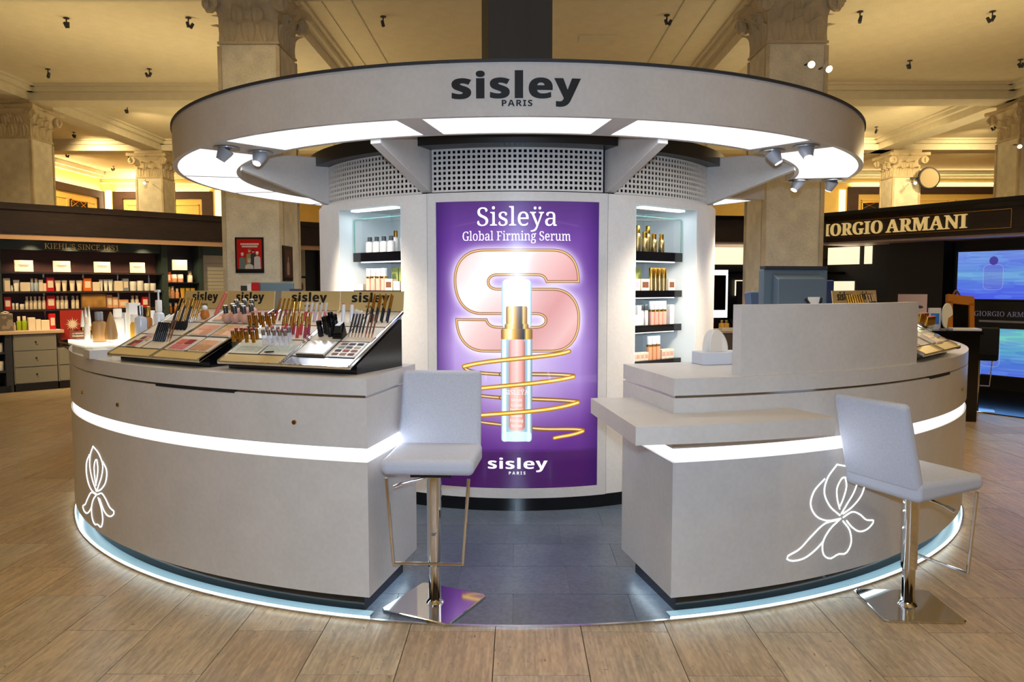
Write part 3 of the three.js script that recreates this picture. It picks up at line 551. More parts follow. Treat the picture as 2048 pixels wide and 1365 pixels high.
// the flower emblem, traced in metres round its middle
const FLOWER = [[[210, 640], [165, 690], [152, 745], [175, 800], [225, 832], [290, 835]], [[264, 583], [222, 640], [210, 700], [235, 765], [285, 820]], [[305, 648], [290, 650], [268, 690], [270, 740], [283, 790]], [[305, 648], [312, 690], [300, 740], [284, 778]], [[264, 583], [330, 610], [367, 660], [352, 720], [320, 770], [290, 815]], [[367, 640], [404, 680], [392, 740], [345, 790], [300, 815]],
  [[278, 838], [215, 845], [160, 890], [110, 940], [58, 968], [75, 985], [130, 985], [180, 955], [213, 922]], [[300, 832], [345, 815], [385, 835], [420, 868], [462, 882], [430, 912], [385, 915], [345, 885], [318, 850]], [[285, 838], [240, 875], [210, 930], [215, 985], [245, 1010], [283, 998], [320, 1002], [344, 960], [335, 900], [300, 848]]];
function counter(label, d0, d1, side) {
  const t = thing('curved_counter', label, 'counter'), L = side < 0, near = L ? d1 : d0;
  part(t, 'plinth', sector(3.0, 3.53, L ? d0 : d0 + 0.9, L ? d1 - 0.9 : d1, 0.008, 0.11), M.blackGloss, 'glossy black plinth');
  part(t, 'lower_body', sector(2.9, 3.6, d0, d1, 0.11, 0.765), M.white);
  part(t, 'light_band', sector(2.915, 3.588, L ? d0 : d0 + 0.25, L ? d1 - 0.25 : d1, 0.765, 0.832), bandGlow, 'glowing white band round the counter');
  part(t, 'upper_body', sector(2.9, 3.6, d0, d1, 0.832, 1.072), M.white);
  part(t, 'joint_strip', sector(2.92, 3.592, L ? d0 : d0 + 0.15, L ? d1 - 0.15 : d1, 1.072, 1.084), M.silver, 'slim silver joint under the top');
  part(t, 'counter_top', sector(2.9, 3.6, d0, d1, 1.084, 1.165), M.white);
  const vent = L ? [-32.4, -23] : [41, 46.5];
  part(t, 'vent_slot', sector(3.585, 3.602, vent[0], vent[1], 1.066, 1.08), M.blackMatt, 'dark slot under the top');
  for (const [a, y] of L ? [[-17.37, 0.942], [-38.9, 0.927], [-48.5, 0.94]] : [[52, 0.94]]) part(t, 'lock', mg([cyl(0.011, 0.011, 0.008, 0, 0, 0, 12), box(0.003, 0.01, 0.012, 0, 0, 0)]).rotateX(Math.PI / 2).translate(0, y, 3.6).rotateY(a * D2R), M.brass);
  part(t, 'floor_glass', sector(3.53, 3.596, L ? d0 : d0 + 0.1, L ? d1 - 0.1 : d1, 0.009, 0.014), rimGlass, 'pale glass strip in the floor');
  part(t, 'floor_light', sector(3.596, 3.604, d0, d1, 0.009, 0.016, 90), ledGlow, 'bright lamp line in the floor along the counter');
  part(t, 'led_strip', sector(3.555, 3.58, d0 + 0.5, d1 - 0.5, 0.102, 0.109, 60), glow(0xdff6ff, 1.5), 'lamp strip under the overhang');
  const em = [], c = L ? -45 : 27.7, cy = L ? 0.345 : 0.4;
  for (const line of FLOWER) part(t, 'emblem_light', wrap(mg([tube(line.map(([x, y]) => [(x - 285) / 2.352 * 0.00372, cy - (y - 830) / 2.352 * 0.0027, 0]), 0.0038, 30, 6)]), 3.6005, c), emblemGlow, 'glowing line of the flower emblem');
  // light of the band, of the floor line and of the strip under the overhang
  for (let a = near; Math.abs(a) < 75; a += (L ? -1 : 1) * 9) {
    const m = (a + (L ? -4.5 : 4.5)) * D2R;
    rectLight(COOL, 5, 0.55, 0.06, ...pol(3.6, m, 0.798), 0, m + Math.PI);
    rectLight(0xdff4ff, 3.5, 0.55, 0.025, ...pol(3.568, m, 0.098), DOWN, m);
    rectLight(0xe6f8ff, 3, 0.55, 0.016, ...pol(3.612, m, 0.02), 0.5, m + Math.PI);
  }
  const e = near * D2R, out = (L ? 1 : -1), N = [out * Math.cos(e), -out * Math.sin(e)], [mx, my, mz] = pol(3.25, e, 0.798);
  rectLight(COOL, 5, 0.66, 0.06, mx + N[0] * 0.012, my, mz + N[1] * 0.012, 0, e + (L ? Math.PI / 2 : -Math.PI / 2) + Math.PI);
  // lamp strip under the end of the counter lights the dark tiles
  part(t, 'led_strip', sector(3.0, 3.5, near - (L ? 0.75 : -0.15), near - (L ? 0.15 : -0.75), 0.102, 0.109, 2), glow(0xdff6ff, 1.5), 'lamp strip under the counter end');
  rectLight(0xdff4ff, 6, 0.03, 0.5, ...pol(3.25, (near - (L ? 0.45 : -0.45)) * D2R, 0.098), DOWN, near * D2R);
  return t;
}
counter('left curved white counter with a glowing band and flower emblem, carrying the make-up testers', -112, -11.3, -1);
counter('right curved white counter with a glowing band and flower emblem behind the second stool', 11.8, 112, 1);
{
  const t = thing('writing_shelf', 'white ledge wrapped round the front end of the right counter', 'shelf');
  part(t, 'board', mg([sector(3.605, 3.9, 7.45, 21.9, 0.92, 1.0, 20), sector(3.05, 3.605, 7.45, 11.75, 0.92, 1.0, 8)]), M.white);
}
solo('raised_screen', 'tall curved white panel standing on the right counter in front of the till', 'panel', sector(3.5, 3.57, 17.6, 39.3, 1.165, 1.508, 24), M.white);
// open till shelf on the customer side of the panel hides the monitor foot
{
  const P = new Place(1.62, 2.62, 12, 1.165), t = thing('till_monitor', 'dark blue-grey till monitor seen from behind above the white panel', 'monitor', P.at(0, 0, 0), P.t);
  part(t, 'foot', rbox(0.24, 0.02, 0.2, 0.008, 0, 0, 0), M.charcoal); part(t, 'stem', box(0.09, 0.26, 0.05, 0, 0.02, 0), M.charcoal);
  const body = std(0x5c6a74, 0.5);
  part(t, 'casing', mg([rbox(0.42, 0.31, 0.05, 0.012, 0, 0.22, -0.03), extrude([[-0.03, 0.235], [0.03, 0.26], [0.03, 0.47], [-0.03, 0.5]], 0.3, 0.004).rotateY(-Math.PI / 2).translate(0.15, 0, 0.03)]), body);
  part(t, 'top_edge', box(0.4, 0.018, 0.06, 0, 0.53, -0.025), M.charcoal);
  part(t, 'maker_plate', box(0.075, 0.07, 0.004, 0.075, 0.3, 0.066), M.paper); part(t, 'cable', tube([[0.02, 0.36, 0.07], [0.05, 0.31, 0.1], [0.09, 0.33, 0.1], [0.12, 0.36, 0.07]], 0.008, 20), M.black);
  const P2 = new Place(1.455, 2.44, 20, 1.165), s = thing('customer_display', 'slim dark blue payment display left of the till monitor', 'display', P2.at(0, 0, 0), P2.t), blue = std(0x50627c, 0.5);
  part(s, 'stand', mg([rbox(0.12, 0.015, 0.1, 0.006), box(0.03, 0.2, 0.03, 0, 0.015, 0)]), M.charcoal); part(s, 'casing', rbox(0.07, 0.26, 0.06, 0.01, 0, 0.14, 0).rotateX(-0.15), blue);
}
{
  const P = new Place(1.12, 2.82, 15, 1.165), t = thing('tissue_box', 'flat white tissue box with a fan of tissue on the right counter', 'tissue box', P.at(0, 0, 0), P.t);
  part(t, 'box', rbox(0.25, 0.07, 0.13, 0.006), std(0xc9cdd6, 0.5));
  const pts = []; for (let k = 0; k <= 12; k++) { const a = Math.PI * k / 12; pts.push([0.075 * Math.cos(a), 0.12 * Math.pow(Math.sin(a), 0.8) * (1 - 0.25 * Math.cos(a))]); }
  part(t, 'tissue', mg([extrude(pts, 0.006).translate(-0.02, 0.068, 0.0), extrude(pts, 0.005).rotateY(0.35).translate(0.0, 0.066, 0.01)]), M.paper);
}

// ---------------------------------------------------------------- stools
const seatGeo = (() => { const g = new RoundedBoxGeometry(0.44, 0.1, 0.44, 5, 0.03), p = g.attributes.position; for (let i = 0; i < p.count; i++) { const x = p.getX(i) / 0.22, z = p.getZ(i) / 0.22, y = p.getY(i); if (y > 0) p.setY(i, y + 0.008 * (1 - x * x) * (1 - z * z)); else p.setY(i, y + 0.03 * Math.max(0, z) * 0.9); } g.computeVertexNormals(); return g.translate(0, 0.05, 0); })();
const backGeo = (() => { const g = new RoundedBoxGeometry(0.42, 0.42, 0.058, 6, 0.024), p = g.attributes.position; for (let i = 0; i < p.count; i++) { const x = p.getX(i), y = p.getY(i) + 0.21, z = p.getZ(i); p.setXYZ(i, x * (1.02 - 0.07 * y), y, z - 0.22 * y - 0.1 * y * y + 0.03 * Math.sin(y / 0.42 * Math.PI) * -1 + 0.12 * x * x); } g.computeVertexNormals(); return g; })();
function stool(label, x, z, baseTurn, seatTurn, hb, y0) {
  const t = thing('bar_stool', label, 'stool', [x, y0, z]);
  const b = part(t, 'base_plate', extrude([[-0.175, -0.19], [0.175, -0.19], [0.19, -0.175], [0.19, 0.175], [0.175, 0.19], [-0.175, 0.19], [-0.19, 0.175], [-0.19, -0.175]], 0.012, 0.003).rotateX(-Math.PI / 2), M.chrome); b.rotation.y = baseTurn;
  part(t, 'lower_tube', lathe([[0, 0.012], [0.045, 0.012], [0.04, 0.02], [0.031, 0.035], [0.029, 0.3], [0, 0.3]], 24), M.chrome);
  part(t, 'upper_tube', lathe([[0, 0.2], [0.035, 0.2], [0.037, 0.21], [0.037, hb - 0.02], [0.06, hb - 0.008], [0.06, hb], [0, hb]], 24), M.chrome);
  const turn = (o) => { o.rotation.y = seatTurn; return o; };
  const s = turn(part(t, 'seat', seatGeo, M.cloth)); s.position.y = hb;
  const k = turn(part(t, 'backrest', backGeo, M.cloth)); k.position.set(-0.19 * Math.sin(seatTurn), hb + 0.045, -0.19 * Math.cos(seatTurn));
  turn(part(t, 'seat_plate', box(0.2, 0.014, 0.2, 0, hb - 0.012, 0), M.black));
  const f = 0.3, q = (px, y) => [px, y, 0.2];
  turn(part(t, 'footrest', mg([bar(q(-0.195, hb + 0.01), q(-0.165, hb - 0.4), 0.008, 8), bar(q(0.195, hb + 0.01), q(0.165, hb - 0.4), 0.008, 8), bar(q(-0.169, hb - 0.4), q(0.169, hb - 0.4), 0.008, 8)]), M.chrome));
  turn(part(t, 'lever', mg([bar([-0.03, hb - 0.03, 0.02], [-0.15, hb - 0.055, 0.05], 0.006, 8), bar([-0.15, hb - 0.055, 0.05], [-0.19, hb - 0.07, 0.06], 0.009, 8)]), M.chrome));
  return t;
}
stool('white upholstered bar stool facing the camera beside the left counter end', -0.41, 3.36, -0.45, -0.05, 0.68, 0.008);
stool('white upholstered bar stool turned away in front of the right counter', 1.95, 3.36, -0.03, 1.97, 0.6, 0);

// ---------------------------------------------------------------- product kit: each maker returns [part name, geometry, material] pieces
const cache = new Map();
const memo = (k, f) => { if (!cache.has(k)) cache.set(k, f()); return cache.get(k); };
const f3 = (v) => v.toFixed(3);
const kit = {
  bottle: (r, h, body, cap, neck = 0.45) => [['body', memo('ba' + f3(r) + f3(h) + neck, () => lathe([[0, 0], [r * 0.94, 0], [r, h * 0.02], [r, h * 0.6], [r * 0.9, h * 0.66], [r * neck, h * 0.7], [r * neck, h * 0.72], [0, h * 0.72]], 16)), body], ['cap', memo('bc' + f3(r) + f3(h) + neck, () => lathe([[0, h * 0.72], [r * (neck + 0.1), h * 0.72], [r * (neck + 0.1), h * 0.98], [r * neck, h], [0, h]], 14)), cap]],
  serum: (r, h, body, collar, cap) => [['body', memo('sa' + f3(r) + f3(h), () => lathe([[0, 0], [r, 0], [r, h * 0.55], [0, h * 0.55]], 16)), body], ['collar', memo('sb' + f3(r) + f3(h), () => lathe([[0, h * 0.55], [r * 1.02, h * 0.55], [r * 1.02, h * 0.63], [r * 0.7, h * 0.64], [r * 0.7, h * 0.78], [0, h * 0.78]], 14)), collar], ['cap', memo('sc' + f3(r) + f3(h), () => lathe([[0, h * 0.642], [r * 0.95, h * 0.642], [r * 0.95, h * 0.98], [r * 0.85, h], [0, h]], 14)), cap]],
  tube: (w, h, body, cap) => [['body', memo('ta' + f3(w) + f3(h), () => { const g = new THREE.CylinderGeometry(w * 0.5, w * 0.36, h * 0.84, 16, 4), p = g.attributes.position; for (let i = 0; i < p.count; i++) { const v = p.getY(i) / (h * 0.84) + 0.5; p.setZ(i, p.getZ(i) * (1 - 0.88 * v)); } g.computeVertexNormals(); return g.translate(0, h * 0.58, 0); }), body], ['cap', memo('tb' + f3(w) + f3(h), () => cyl(w * 0.37, w * 0.37, h * 0.16, 0, 0, 0, 14)), cap]],
  jar: (r, h, body, lid) => [['body', memo('ja' + f3(r) + f3(h), () => lathe([[0, 0], [r * 0.92, 0], [r, h * 0.08], [r, h * 0.55], [0, h * 0.55]], 16)), body], ['lid', memo('jb' + f3(r) + f3(h), () => lathe([[0, h * 0.55], [r * 1.02, h * 0.55], [r * 1.02, h * 0.95], [r * 0.96, h], [0, h]], 16)), lid]],
  carton: (w, h, d, m, band) => [['carton', memo('ca' + f3(w) + f3(h) + f3(d), () => rbox(w, h, d, 0.0015, 0, 0, 0, 1)), m], ...(band ? [['printed_label', memo('cb' + f3(w) + f3(h) + f3(d), () => box(w * 0.72, h * 0.5, 0.0012, 0, h * 0.25, d / 2 + 0.0006)), band]] : [])],
  lipstick: (r, h, base, cap, tip) => [['holder', memo('la' + f3(r) + f3(h), () => cyl(r, r, h * 0.62, 0, 0, 0, 10)), base], ['cap', memo('lb' + f3(r) + f3(h), () => cyl(r * 0.98, r * 0.92, h * 0.32, 0, h * 0.62, 0, 10)), cap], ['tip', memo('lc' + f3(r) + f3(h), () => cyl(r * 0.9, r * 0.82, h * 0.06, 0, h * 0.94, 0, 10)), tip]],
  gloss: (r, h, body, cap) => [['body', memo('ga' + f3(r) + f3(h), () => cyl(r, r, h * 0.5, 0, 0, 0, 10)), body], ['cap', memo('gb' + f3(r) + f3(h), () => cyl(r * 0.92, r * 0.86, h * 0.5, 0, h * 0.5, 0, 10)), cap]],
  pencil: (r, h, body, end) => [['shaft', memo('pa' + f3(r) + f3(h), () => cyl(r, r, h * 0.82, 0, h * 0.18, 0, 8)), body], ['end', memo('pb' + f3(r) + f3(h), () => cyl(r * 0.7, r * 1.05, h * 0.18, 0, 0, 0, 8)), end]],
};
const E0 = new THREE.Euler(0, 0, 0, 'YXZ');
function put(name, label, category, group, pieces, pos, ry = 0, lean = 0, roll = 0) {
  if (pieces.length === 1) { const m = solo(name, label, category, pieces[0][1], pieces[0][2], pos, ry, group); m.rotation.set(lean, ry, roll, 'YXZ'); return m; }
  const t = thing(name, label, category, pos, ry, group); t.rotation.set(lean, ry, roll, 'YXZ');
  for (const [n, g, m] of pieces) part(t, n, g, m);
  return t;
}
const P0 = {
  white: std(0xece7df, 0.45), cream: std(0xe8d6bd, 0.5), pink: std(0xe3a48f, 0.3), peach: std(0xe2a074, 0.35), amber: std(0xb8702a, 0.25), tan: std(0xb48a55, 0.4), brown: std(0x6a4029, 0.5), blue: std(0xb6c3d4, 0.4), mint: std(0xbcd8c0, 0.4),
  olive: std(0x9aa45a, 0.4), rose: std(0xc96a72, 0.5), wine: std(0x8f2634, 0.4), lipRed: std(0xb42a2e, 0.35), coral: std(0xd06a58, 0.45), steel: std(0x5e6468, 0.3, 0.7), frost: std(0xdedee0, 0.25), yellow: std(0xd9a637, 0.4), navy: std(0x232a3c, 0.4), lilac: std(0xb9a3b4, 0.4), nude: std(0xcf9f8c, 0.35),
};

// goods in the tower niches: [x, width, height] along each shelf
{
  const put2 = (N, y, r) => (name, label, cat, group, pieces, x) => put(name, label, cat, group, pieces, N.at(x, y, r), N.t);
  let a = put2(NL, 1.8565, 1.55);
  for (const x of [-0.2, -0.115, -0.03, 0.055]) a('lotion_bottle', 'white lotion bottle with a silver cap in the left glass case', 'bottle', 'front row in the left glass case', kit.bottle(0.03, 0.122, P0.white, P0.steel, 0.5), x);
  a = put2(NL, 1.8565, 1.44);
  for (const x of [-0.02, 0.07]) a('lotion_bottle', 'taller gold-capped bottle behind the row in the left glass case', 'bottle', 'back row in the left glass case', kit.bottle(0.028, 0.17, P0.white, M.brass, 0.5), x);
  a('lotion_bottle', 'pink bottle with a gold cap at the right of the left glass case', 'bottle', null, kit.bottle(0.026, 0.19, P0.pink, M.brass, 0.6), 0.19);
  a = put2(NL, 1.5635, 1.56);
  for (const x of [-0.2, -0.14, -0.08, -0.02]) a('serum_bottle', 'peach serum bottle on the second shelf of the left niche', 'bottle', 'serum bottles in the left niche', kit.serum(0.026, 0.17, P0.pink, M.gold, P0.frost), x);
  a('carton', 'low white carton at the left end of the second shelf, left niche', 'box', null, kit.carton(0.08, 0.05, 0.06, P0.cream), -0.285); a = put2(NL, 1.5635, 1.46);
  a('carton', 'taller white carton behind the low one, second shelf of the left niche', 'box', null, kit.carton(0.1, 0.088, 0.05, P0.cream), -0.25); a = put2(NL, 1.5635, 1.56);
  a('carton', 'white carton with a brown label on the second shelf of the left niche', 'box', null, kit.carton(0.085, 0.088, 0.05, P0.cream, P0.brown), 0.06);
  a('carton', 'plain cream carton at the right of the second shelf, left niche', 'box', null, kit.carton(0.075, 0.07, 0.05, P0.cream), 0.15); a = put2(NL, 1.5635, 1.44);
  for (const x of [0.0, 0.085, 0.17]) a('carton', 'tall green-gold carton at the back of the left niche', 'box', 'green-gold cartons of the left niche', kit.carton(0.07, 0.175, 0.06, P0.olive), x);
  a = put2(NR, 1.8565, 1.56);
  for (const [x, h] of [[-0.07, 0.15], [0.04, 0.142], [0.13, 0.142]]) a('perfume_bottle', 'slim gold bottle in the front row of the right glass case', 'bottle', 'front gold bottles in the right glass case', kit.bottle(0.024, h, M.goldPale, M.gold, 0.7), x);
  a = put2(NR, 1.8565, 1.45);
  for (const x of [-0.16, -0.02, 0.1]) a('perfume_bottle', 'taller gold bottle in the back row of the right glass case', 'bottle', 'back gold bottles in the right glass case', kit.bottle(0.024, 0.21, M.goldPale, M.gold, 0.7), x);
  a = put2(NR, 1.5635, 1.565);
  for (const x of [0.01, 0.06, 0.11, 0.16]) a('serum_bottle', 'tall gold serum tube in the right niche', 'bottle', 'gold tubes in the right niche', kit.serum(0.022, 0.172, M.goldPale, M.gold, M.gold), x);
  for (const [x, w, l] of [[-0.2, 0.1, P0.lilac], [-0.09, 0.1, P0.brown]]) a('carton', l === P0.brown ? 'white carton with a brown label left of the gold tubes' : 'white carton with a pale label at the left of the second shelf, right niche', 'box', null, kit.carton(w, 0.088, 0.05, P0.cream, l), x);
  a('carton', 'white carton with a brown label right of the gold tubes', 'box', null, kit.carton(0.08, 0.088, 0.05, P0.cream, P0.brown), 0.23); a = put2(NR, 1.5635, 1.5);
  a('carton', 'plain cream carton right end of the second shelf, right niche', 'box', null, kit.carton(0.06, 0.075, 0.05, P0.cream), 0.265); a = put2(NR, 1.5635, 1.43);
  for (const x of [-0.18, -0.1, -0.02]) a('carton', 'tall pale green carton at the back of the right niche', 'box', 'pale green cartons of the right niche', kit.carton(0.068, 0.175, 0.06, P0.olive), x);
  a = put2(NR, 1.3005, 1.56);
  for (const x of [0.02, 0.07, 0.12, 0.17]) a('serum_bottle', 'pink serum bottle on the third shelf of the right niche', 'bottle', 'pink serum bottles in the right niche', kit.serum(0.022, 0.18, P0.pink, M.gold, P0.frost), x);
  for (const x of [-0.1, -0.05]) a('serum_bottle', 'slim white tube with grey cap in the right niche', 'bottle', 'grey-capped tubes in the right niche', kit.bottle(0.02, 0.155, P0.white, P0.steel, 0.9), x);
  for (const [x, w, h, l] of [[-0.21, 0.08, 0.08, 'low white carton at the left of the third shelf, right niche'], [-0.15, 0.045, 0.15, 'narrow white carton left of the grey-capped tubes'], [0.245, 0.05, 0.15, 'narrow white carton right of the pink serum bottles']]) a('carton', l, 'box', null, kit.carton(w, h, 0.05, P0.white), x); a = put2(NR, 1.3005, 1.48);
  a('carton', 'low white carton at the right end of the third shelf, right niche', 'box', null, kit.carton(0.08, 0.07, 0.05, P0.white, P0.lilac), 0.25);
  a = put2(NR, 1.0305, 1.56);
  for (const x of [0.0, 0.05, 0.1]) a('serum_bottle', 'amber serum bottle on the lowest shelf of the right niche', 'bottle', 'amber serum bottles in the right niche', kit.serum(0.022, 0.18, P0.peach, M.gold, P0.frost), x);
  for (const x of [-0.21, -0.16, -0.11, -0.06]) a('carton', 'small carton left of the amber serum bottles', 'box', 'small cartons left on the lowest shelf', kit.carton(0.047, 0.06, 0.05, P0.cream, P0.nude), x);
  for (const x of [0.15, 0.2, 0.25]) a('carton', 'small white carton right of the amber serum bottles', 'box', 'small cartons right on the lowest shelf', kit.carton(0.047, 0.07, 0.05, P0.cream, P0.nude), x);
}

// ---------------------------------------------------------------- make-up tester stands
const TILT = Math.atan2(0.25, 0.52), SL = 0.577, HW = 0.385;
function testerStand(label, P, opts) {
  const t = thing('tester_stand', label, 'display stand', P.at(0, 0, 0), P.t), n = opts.trays.length, W = n * 0.405;
  part(t, 'base', extrude([[-0.01, 0], [-0.01, 0.045], [-0.45, 0.252], [-0.45, 0]], W - 0.02, 0).rotateY(-Math.PI / 2).translate(W / 2 - 0.01, 0, 0).scale(1, 1, 1), M.blackGloss, 'black wedge base');
  opts.trays.forEach((tr, k) => {
    const x = (k - (n - 1) / 2) * 0.405, tray = part(t, 'tray', box(HW, 0.01, SL - 0.09, 0, 0, -SL / 2 - 0.035), tr.plate ?? M.beigeLight, 'pale tray');
    tray.position.set(x, 0.035, 0.06); tray.rotation.x = TILT;
    part(tray, 'frame', mg([rbox(0.014, 0.02, SL, 0.004, -HW / 2 - 0.003, -0.002, -SL / 2, 1), rbox(0.014, 0.02, SL, 0.004, HW / 2 + 0.003, -0.002, -SL / 2, 1), rbox(HW, 0.02, 0.014, 0.004, 0, -0.002, -SL + 0.005, 1), rbox(HW + 0.02, 0.016, 0.012, 0.004, 0, -0.004, -0.002, 1)]), M.chrome);
    part(tray, 'front_lip', box(HW, 0.008, 0.072, 0, 0.002, -0.042), tr.lip ?? M.goldPlate);
    part(tray, 'divider', mg([box(HW, 0.003, 0.005, 0, 0.009, -0.082), box(HW, 0.003, 0.005, 0, 0.009, -0.24), box(HW, 0.003, 0.005, 0, 0.009, -0.4), box(0.005, 0.003, 0.48, 0, 0.009, -0.325)]), M.charcoal);
    const hd = part(tray, 'header_panel', box(0.4, 0.115, 0.006, 0, 0, 0), M.goldPlate, 'gold header with black lettering'); hd.position.set(0, 0.008, -SL + 0.006); hd.rotation.x = -TILT - 0.12;
    part(hd, 'lettering', letters('sisley', 'sans_bold', 0.052, 0.24, 0.0015, 0.03, 0.02).translate(-0.005, 0.055, 0.003), M.ink); part(hd, 'lettering', letters('PARIS', 'sans_bold', 0.012, 0.055, 0.0012, 0.08).translate(-0.005, 0.024, 0.003), M.ink);
  });
  // where something stands: tray k, u across, s up the slope
  return (k, u, s, up = 0.0105) => { const x = (k - (n - 1) / 2) * 0.405 + (u - 0.5) * HW, z = 0.06 - Math.cos(TILT) * s * SL + Math.sin(TILT) * up, y = 0.035 + Math.sin(TILT) * s * SL + Math.cos(TILT) * up; return P.at(x, y, z); };
}
const PERP = TILT, STAND = TILT * 0.35, BACK = -0.3;
const rowOf = (at, k, us, s, fn) => us.forEach((u, i) => fn(at(k, u, s), i));
const range = (a, b, n) => Array.from({ length: n }, (_, i) => a + (b - a) * (n > 1 ? i / (n - 1) : 0));
function acrylic(label, P, at, k, u, s, w, d, h) { const m = solo('acrylic_block', label, 'holder', box(w, h, d), M.acrylic, at(k, u, s), P.t); m.rotation.set(PERP, P.t, 0, 'YXZ'); return m; }
const swatch = (at, P, k, u, s, w, l, mats, label, group) => {
  const t = thing('powder_palette', label, 'palette', at(k, u, s), P.t, group); t.rotation.set(PERP, P.t, 0, 'YXZ');
  part(t, 'case', box(w, 0.006, l), M.beige); const n = mats.length;
  mats.forEach((m, i) => part(t, 'powder_pan', box(w * 0.4, 0.003, l * 0.4, (i % 2 - 0.5) * w * 0.46, 0.0055, (Math.floor(i / 2) - 0.5) * l * 0.46), m));
};
const clearGloss = new THREE.MeshPhysicalMaterial({ color: 0xf2f2f6, roughness: 0.12, transmission: 0.6, thickness: 0 });
{ // lips and eyes
  const P = new Place(-1.155, 3.235, -21.3, 1.165), at = testerStand('black tester stand with lipsticks, glosses, pencils and mascaras beside the counter end', P, { trays: [{}, { lip: M.silver }] });
  const lip = (k, us, s, label, group, base, cap, tip, h) => rowOf(at, k, us, s, (p, i) => put('lipstick', label, 'lipstick', group, kit.lipstick(0.0085, h, base, cap, Array.isArray(tip) ? tip[i % tip.length] : tip), p, P.t, STAND));
  acrylic('clear block under the front left gold lipsticks', P, at, 0, 0.25, 0.23, 0.15, 0.06, 0.05); 
  for (const [s, n, up] of [[0.2, 4], [0.255, 5]]) range(0.08, 0.42, n).forEach((u, i) => put('lipstick', 'gold lipstick with a red end in the front left block', 'lipstick', 'gold lipsticks, front left block', kit.lipstick(0.0095, 0.062, M.gold, M.brass, i % 2 ? P0.lipRed : P0.coral), at(0, u, s, 0.062), P.t, STAND));
  acrylic('clear block under the clear lipsticks', P, at, 0, 0.74, 0.25, 0.17, 0.07, 0.03);
  for (const s of [0.22, 0.28]) range(0.56, 0.92, 5).forEach((u, i) => put('lipstick', 'clear silver lipstick with coloured end in the front right block', 'lipstick', 'clear lipsticks, front right block', kit.lipstick(0.0105, 0.085, clearGloss, M.silver, i % 2 ? P0.coral : P0.lilac), at(0, u, s, 0.042), P.t, STAND));
  acrylic('clear block under the middle gold lipsticks', P, at, 0, 0.25, 0.49, 0.15, 0.06, 0.06);
  for (const s of [0.46, 0.52]) range(0.08, 0.42, 4).forEach((u, i) => put('lipstick', 'gold lipstick with a red end in the middle left block', 'lipstick', 'gold lipsticks, middle left block', kit.lipstick(0.0095, 0.065, M.gold, M.brass, i % 2 ? P0.lipRed : P0.wine), at(0, u, s, 0.072), P.t, STAND));
  for (const s of [0.46, 0.52]) range(0.56, 0.94, 4).forEach((u, i) => put('lip_gloss', 'red lip gloss with a gold cap in the middle right group', 'lip gloss', 'red glosses with gold caps', kit.gloss(0.0085, 0.115, i % 2 ? P0.wine : P0.lipRed, M.gold), at(0, u, s), P.t, -0.05, -0.12));
  range(0.1, 0.4, 5).forEach((u, i) => put('lip_pencil', 'dark lip pencil with gold cap at the lipstick tray back', 'pencil', 'lip pencils at the back of the lipstick tray', kit.gloss(0.006, 0.13, i % 2 ? P0.brown : P0.wine, M.brass), at(0, u, 0.78), P.t, BACK, -0.1));
  range(0.48, 0.58, 2).forEach((u) => put('lip_gloss', 'slim amber gloss with a gold cap on the lipstick tray', 'lip gloss', 'slim amber glosses', kit.gloss(0.007, 0.13, P0.amber, M.gold), at(0, u, 0.7), P.t, -0.1, -0.1));
  range(0.62, 0.95, 5).forEach((u, i) => put('lip_gloss', 'clear-capped gloss at the back right of the lipstick tray', 'lip gloss', 'pale glosses at the back', kit.gloss(0.0085, 0.105, [P0.lipRed, P0.rose, P0.lilac, P0.nude, P0.rose][i], clearGloss), at(0, u, 0.78), P.t, -0.2, -0.08));
  put('applicator', 'short black and gold brush lying before the clear lipsticks', 'brush', null, kit.pencil(0.004, 0.06, M.black, M.gold), at(0, 0.58, 0.17, 0.016), P.t, 0, -1.5);
  // eye tray
  const pad = thing('mirror_pad', 'pale rectangular mirror lying at the front left of the eye tray', 'mirror', at(1, 0.28, 0.27), P.t); pad.rotation.set(PERP, P.t, 0, 'YXZ'); part(pad, 'frame', rbox(0.17, 0.012, 0.14, 0.003), M.silver); part(pad, 'mirror', box(0.158, 0.003, 0.128, 0, 0.011, 0), std(0xdcdcd8, 0.15, 0.3));
  const pal = thing('eyeshadow_palette', 'white palette of twelve eyeshadows at the front right of the eye tray', 'palette', at(1, 0.76, 0.27), P.t); pal.rotation.set(PERP, P.t, 0, 'YXZ'); part(pal, 'case', rbox(0.15, 0.006, 0.145, 0.002), P0.frost);
  const eye = ['7b6f80', '5b4550', '1c2233', '8d9a9c', '4c5654', 'b6a994', '3a302f', '9a5544', '8a6250', '7e5c44', 'a07a6a', '7c3e34'].map((h) => std(Number('0x' + h), 0.6));
  eye.forEach((m, i) => part(pal, 'powder_pan', box(0.034, 0.003, 0.019, (i % 3 - 1) * 0.047, 0.0055, (Math.floor(i / 3) - 1.5) * 0.033), m));
  for (const [u, s, h] of [[0.12, 0.5, 0.085], [0.2, 0.54, 0.1], [0.28, 0.5, 0.075], [0.32, 0.56, 0.105], [0.24, 0.58, 0.11], [0.15, 0.56, 0.09]]) put('mascara', 'short black mascara pot at the left of the eye tray', 'mascara', 'black pots on the eye tray', kit.bottle(0.0145, h, M.black, M.blackGloss, 0.9), at(1, u, s), P.t, PERP * 0.5);
  put('kohl_box', 'slanted black box beside the mascaras on the eye tray', 'box', null, [['box', memo('kb', () => extrude([[-0.03, 0], [0.03, 0], [0.035, 0.075], [0.01, 0.075]], 0.05, 0.003).translate(0, 0, -0.025)), M.blackGloss]], at(1, 0.42, 0.5), P.t, PERP);
